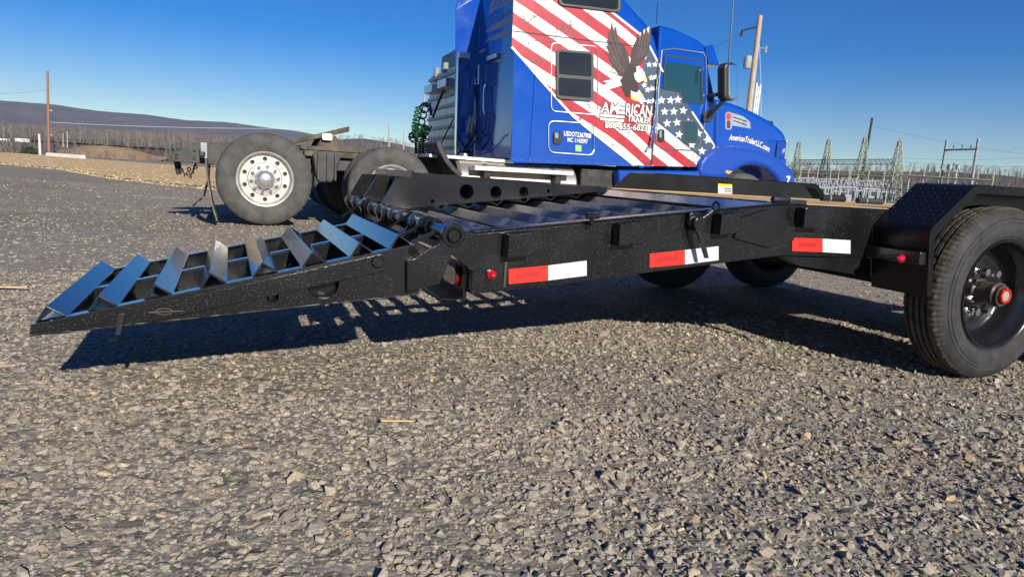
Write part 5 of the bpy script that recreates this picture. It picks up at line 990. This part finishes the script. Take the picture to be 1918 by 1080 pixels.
for u0, zc in ((-.393, .571), (1.016, .512)):
    truck_wheel(u0, 5.95, zc); truck_wheel(u0, 6.29, zc, False); truck_wheel(u0, 7.80, zc, False); truck_wheel(u0, 8.14, zc, False)
    mb = MB(); mb.tube([(u0, 6.2, zc), (u0, 8.2, zc)], .07, 12); mb.lathe([(.0, -.2), (.12, -.15), (.19, 0), (.12, .15), (0, .2)], (u0, 7.15, zc), 'x', 16); build('drive_axle', mb, M['steel_dark'], TK)
truck_wheel(6.29, 6.06, .50, False); truck_wheel(6.29, 7.95, .50, False)

# ------------------------------------------------------------------ second tractor behind: its aluminium cab rack shows beside the blue one
T2 = yard_thing('parked_tractor', (4.4, 11.6, 0), 'second tractor behind the blue truck with ribbed aluminium cab rack and coiled hoses', 'truck')
U2, VA, VB = 2.88, 9.15, 11.4
zk = on_u(826, 108, U2 + .14)
mb = MB(); mb.prism([(U2 + .14, .95), (U2 + 2.4, .95), (U2 + 2.4, zk[1] + .5), (U2 + .8, zk[1] + .45), (U2 + .14, zk[1])], VA, zk[0]); cb = build('sleeper', mb, M['slate'], T2, .05, 3)
mb = MB(); mb.prism([(VA, 1.02), (VB - .1, 1.02), (VB, 1.12), (VB, 2.30), (VB - .08, 2.56), (VA, 2.58)], U2, U2 + .04, 'yz'); rk = build('cab_rack', mb, M['rack'], T2, .006)
for k in range(8):
    z = 1.16 + k * .185; mb = MB(); mb.box(U2 - .035, U2 - .001, VA, VB - .02, z, z + .055); build('rack_slat', mb, M['rack_rib'], rk, .004)
for x, y in ((818, 140), (834, 131)):
    p = on_u(x, y, U2); mb = MB(); mb.lathe([(0, .17), (.055, .17), (.06, .03), (.03, -.02), (.02, -.1), (0, -.1)], (U2, p[0], p[1] - .05), 'z', 12); build('work_light', mb, M['galv'], rk)
for x, y in ((811, 167), (837, 156)):
    p = on_u(x, y, U2 - .15); mb = MB(); mb.box(U2 - .25, U2 - .04, p[0] - .26, p[0] + .26, p[1] - .08, p[1] + .06); build('light_box', mb, M['alu'], rk, .01)
for v0 in (9.85, 10.65): mb = MB(); mb.prism([(U2 - 2.5, .7), (U2 + 4, .7), (U2 + 4, .95), (U2 - 2.5, .95)], v0, v0 + .08); build('chassis_rail', mb, M['frame_paint'], T2)
for u0 in (U2 - 1.9, U2 - .5, U2 + 4.2):
    for v0 in (9.1, 10.9): mb = MB(); mb.lathe([(0, 0), (.3, .0), (.42, .0), (.5, .06), (.5, .5), (.4, .55), (0, .55)], (u0, v0, .5), 'y', 40); build('wheel', mb, M['truck_tyre'], T2)
UH = U2 - .45
def hpt(x, y): p = on_u(x, y, UH); return Vector((UH, p[0], p[1]))
def coil(pts, r, turns, tr, mt, nm):
    P_ = [hpt(x, y) for x, y in pts]; out = []; n = turns * 10
    for i in range(n + 1):
        t = i / n * (len(P_) - 1); k = min(int(t), len(P_) - 2); p = P_[k].lerp(P_[k + 1], t - k); d = (P_[k + 1] - P_[k]).normalized(); e = Vector((1, 0, 0)); f = d.cross(e).normalized(); q = 2 * math.pi * i / 10; out.append(p + (e * math.cos(q) + f * math.sin(q)) * r)
    mb = MB(); mb.tube(out, tr, 6); build(nm, mb, M[mt], rk)
coil([(786, 200), (780, 222), (777, 240), (784, 252), (793, 246), (796, 236)], .06, 15, .016, 'green_hose', 'coiled_hose')
coil([(800, 192), (793, 215), (787, 240), (776, 262), (770, 256), (780, 248), (794, 252), (802, 235)], .06, 14, .014, 'black_plastic', 'coiled_hose')
coil([(783, 262), (783, 292)], .055, 9, .013, 'black_plastic', 'coiled_hose'); coil([(793, 250), (791, 290)], .055, 9, .013, 'black_plastic', 'coiled_hose')
mb = MB(); mb.tube([hpt(*p) for p in ((787, 200), (792, 194), (800, 193), (806, 200), (808, 215))], .022, 8); build('hose_arm', mb, M['black_plastic'], rk)
mb = MB(); mb.tube([hpt(*p) for p in ((830, 172), (820, 195), (811, 220))], .02, 8); build('hose_spring', mb, M['black_plastic'], rk)

# ------------------------------------------------------------------ air
mb = MB(); mb.box(-6100, 6100, -6100, 6100, -12, 520)
m = bpy.data.materials.new('haze_air'); m.use_nodes = True; m.node_tree.nodes.remove(bsdf(m)); pv = N(m, 'ShaderNodeVolumePrincipled'); pv.inputs['Color'].default_value = (.66, .80, .97, 1); pv.inputs['Density'].default_value = 6e-5
L(m, pv.outputs[0], m.node_tree.nodes['Material Output'].inputs['Volume'])
tag(build('haze', mb, m), 'thin blue air over the whole yard and valley', 'haze', kind='stuff')
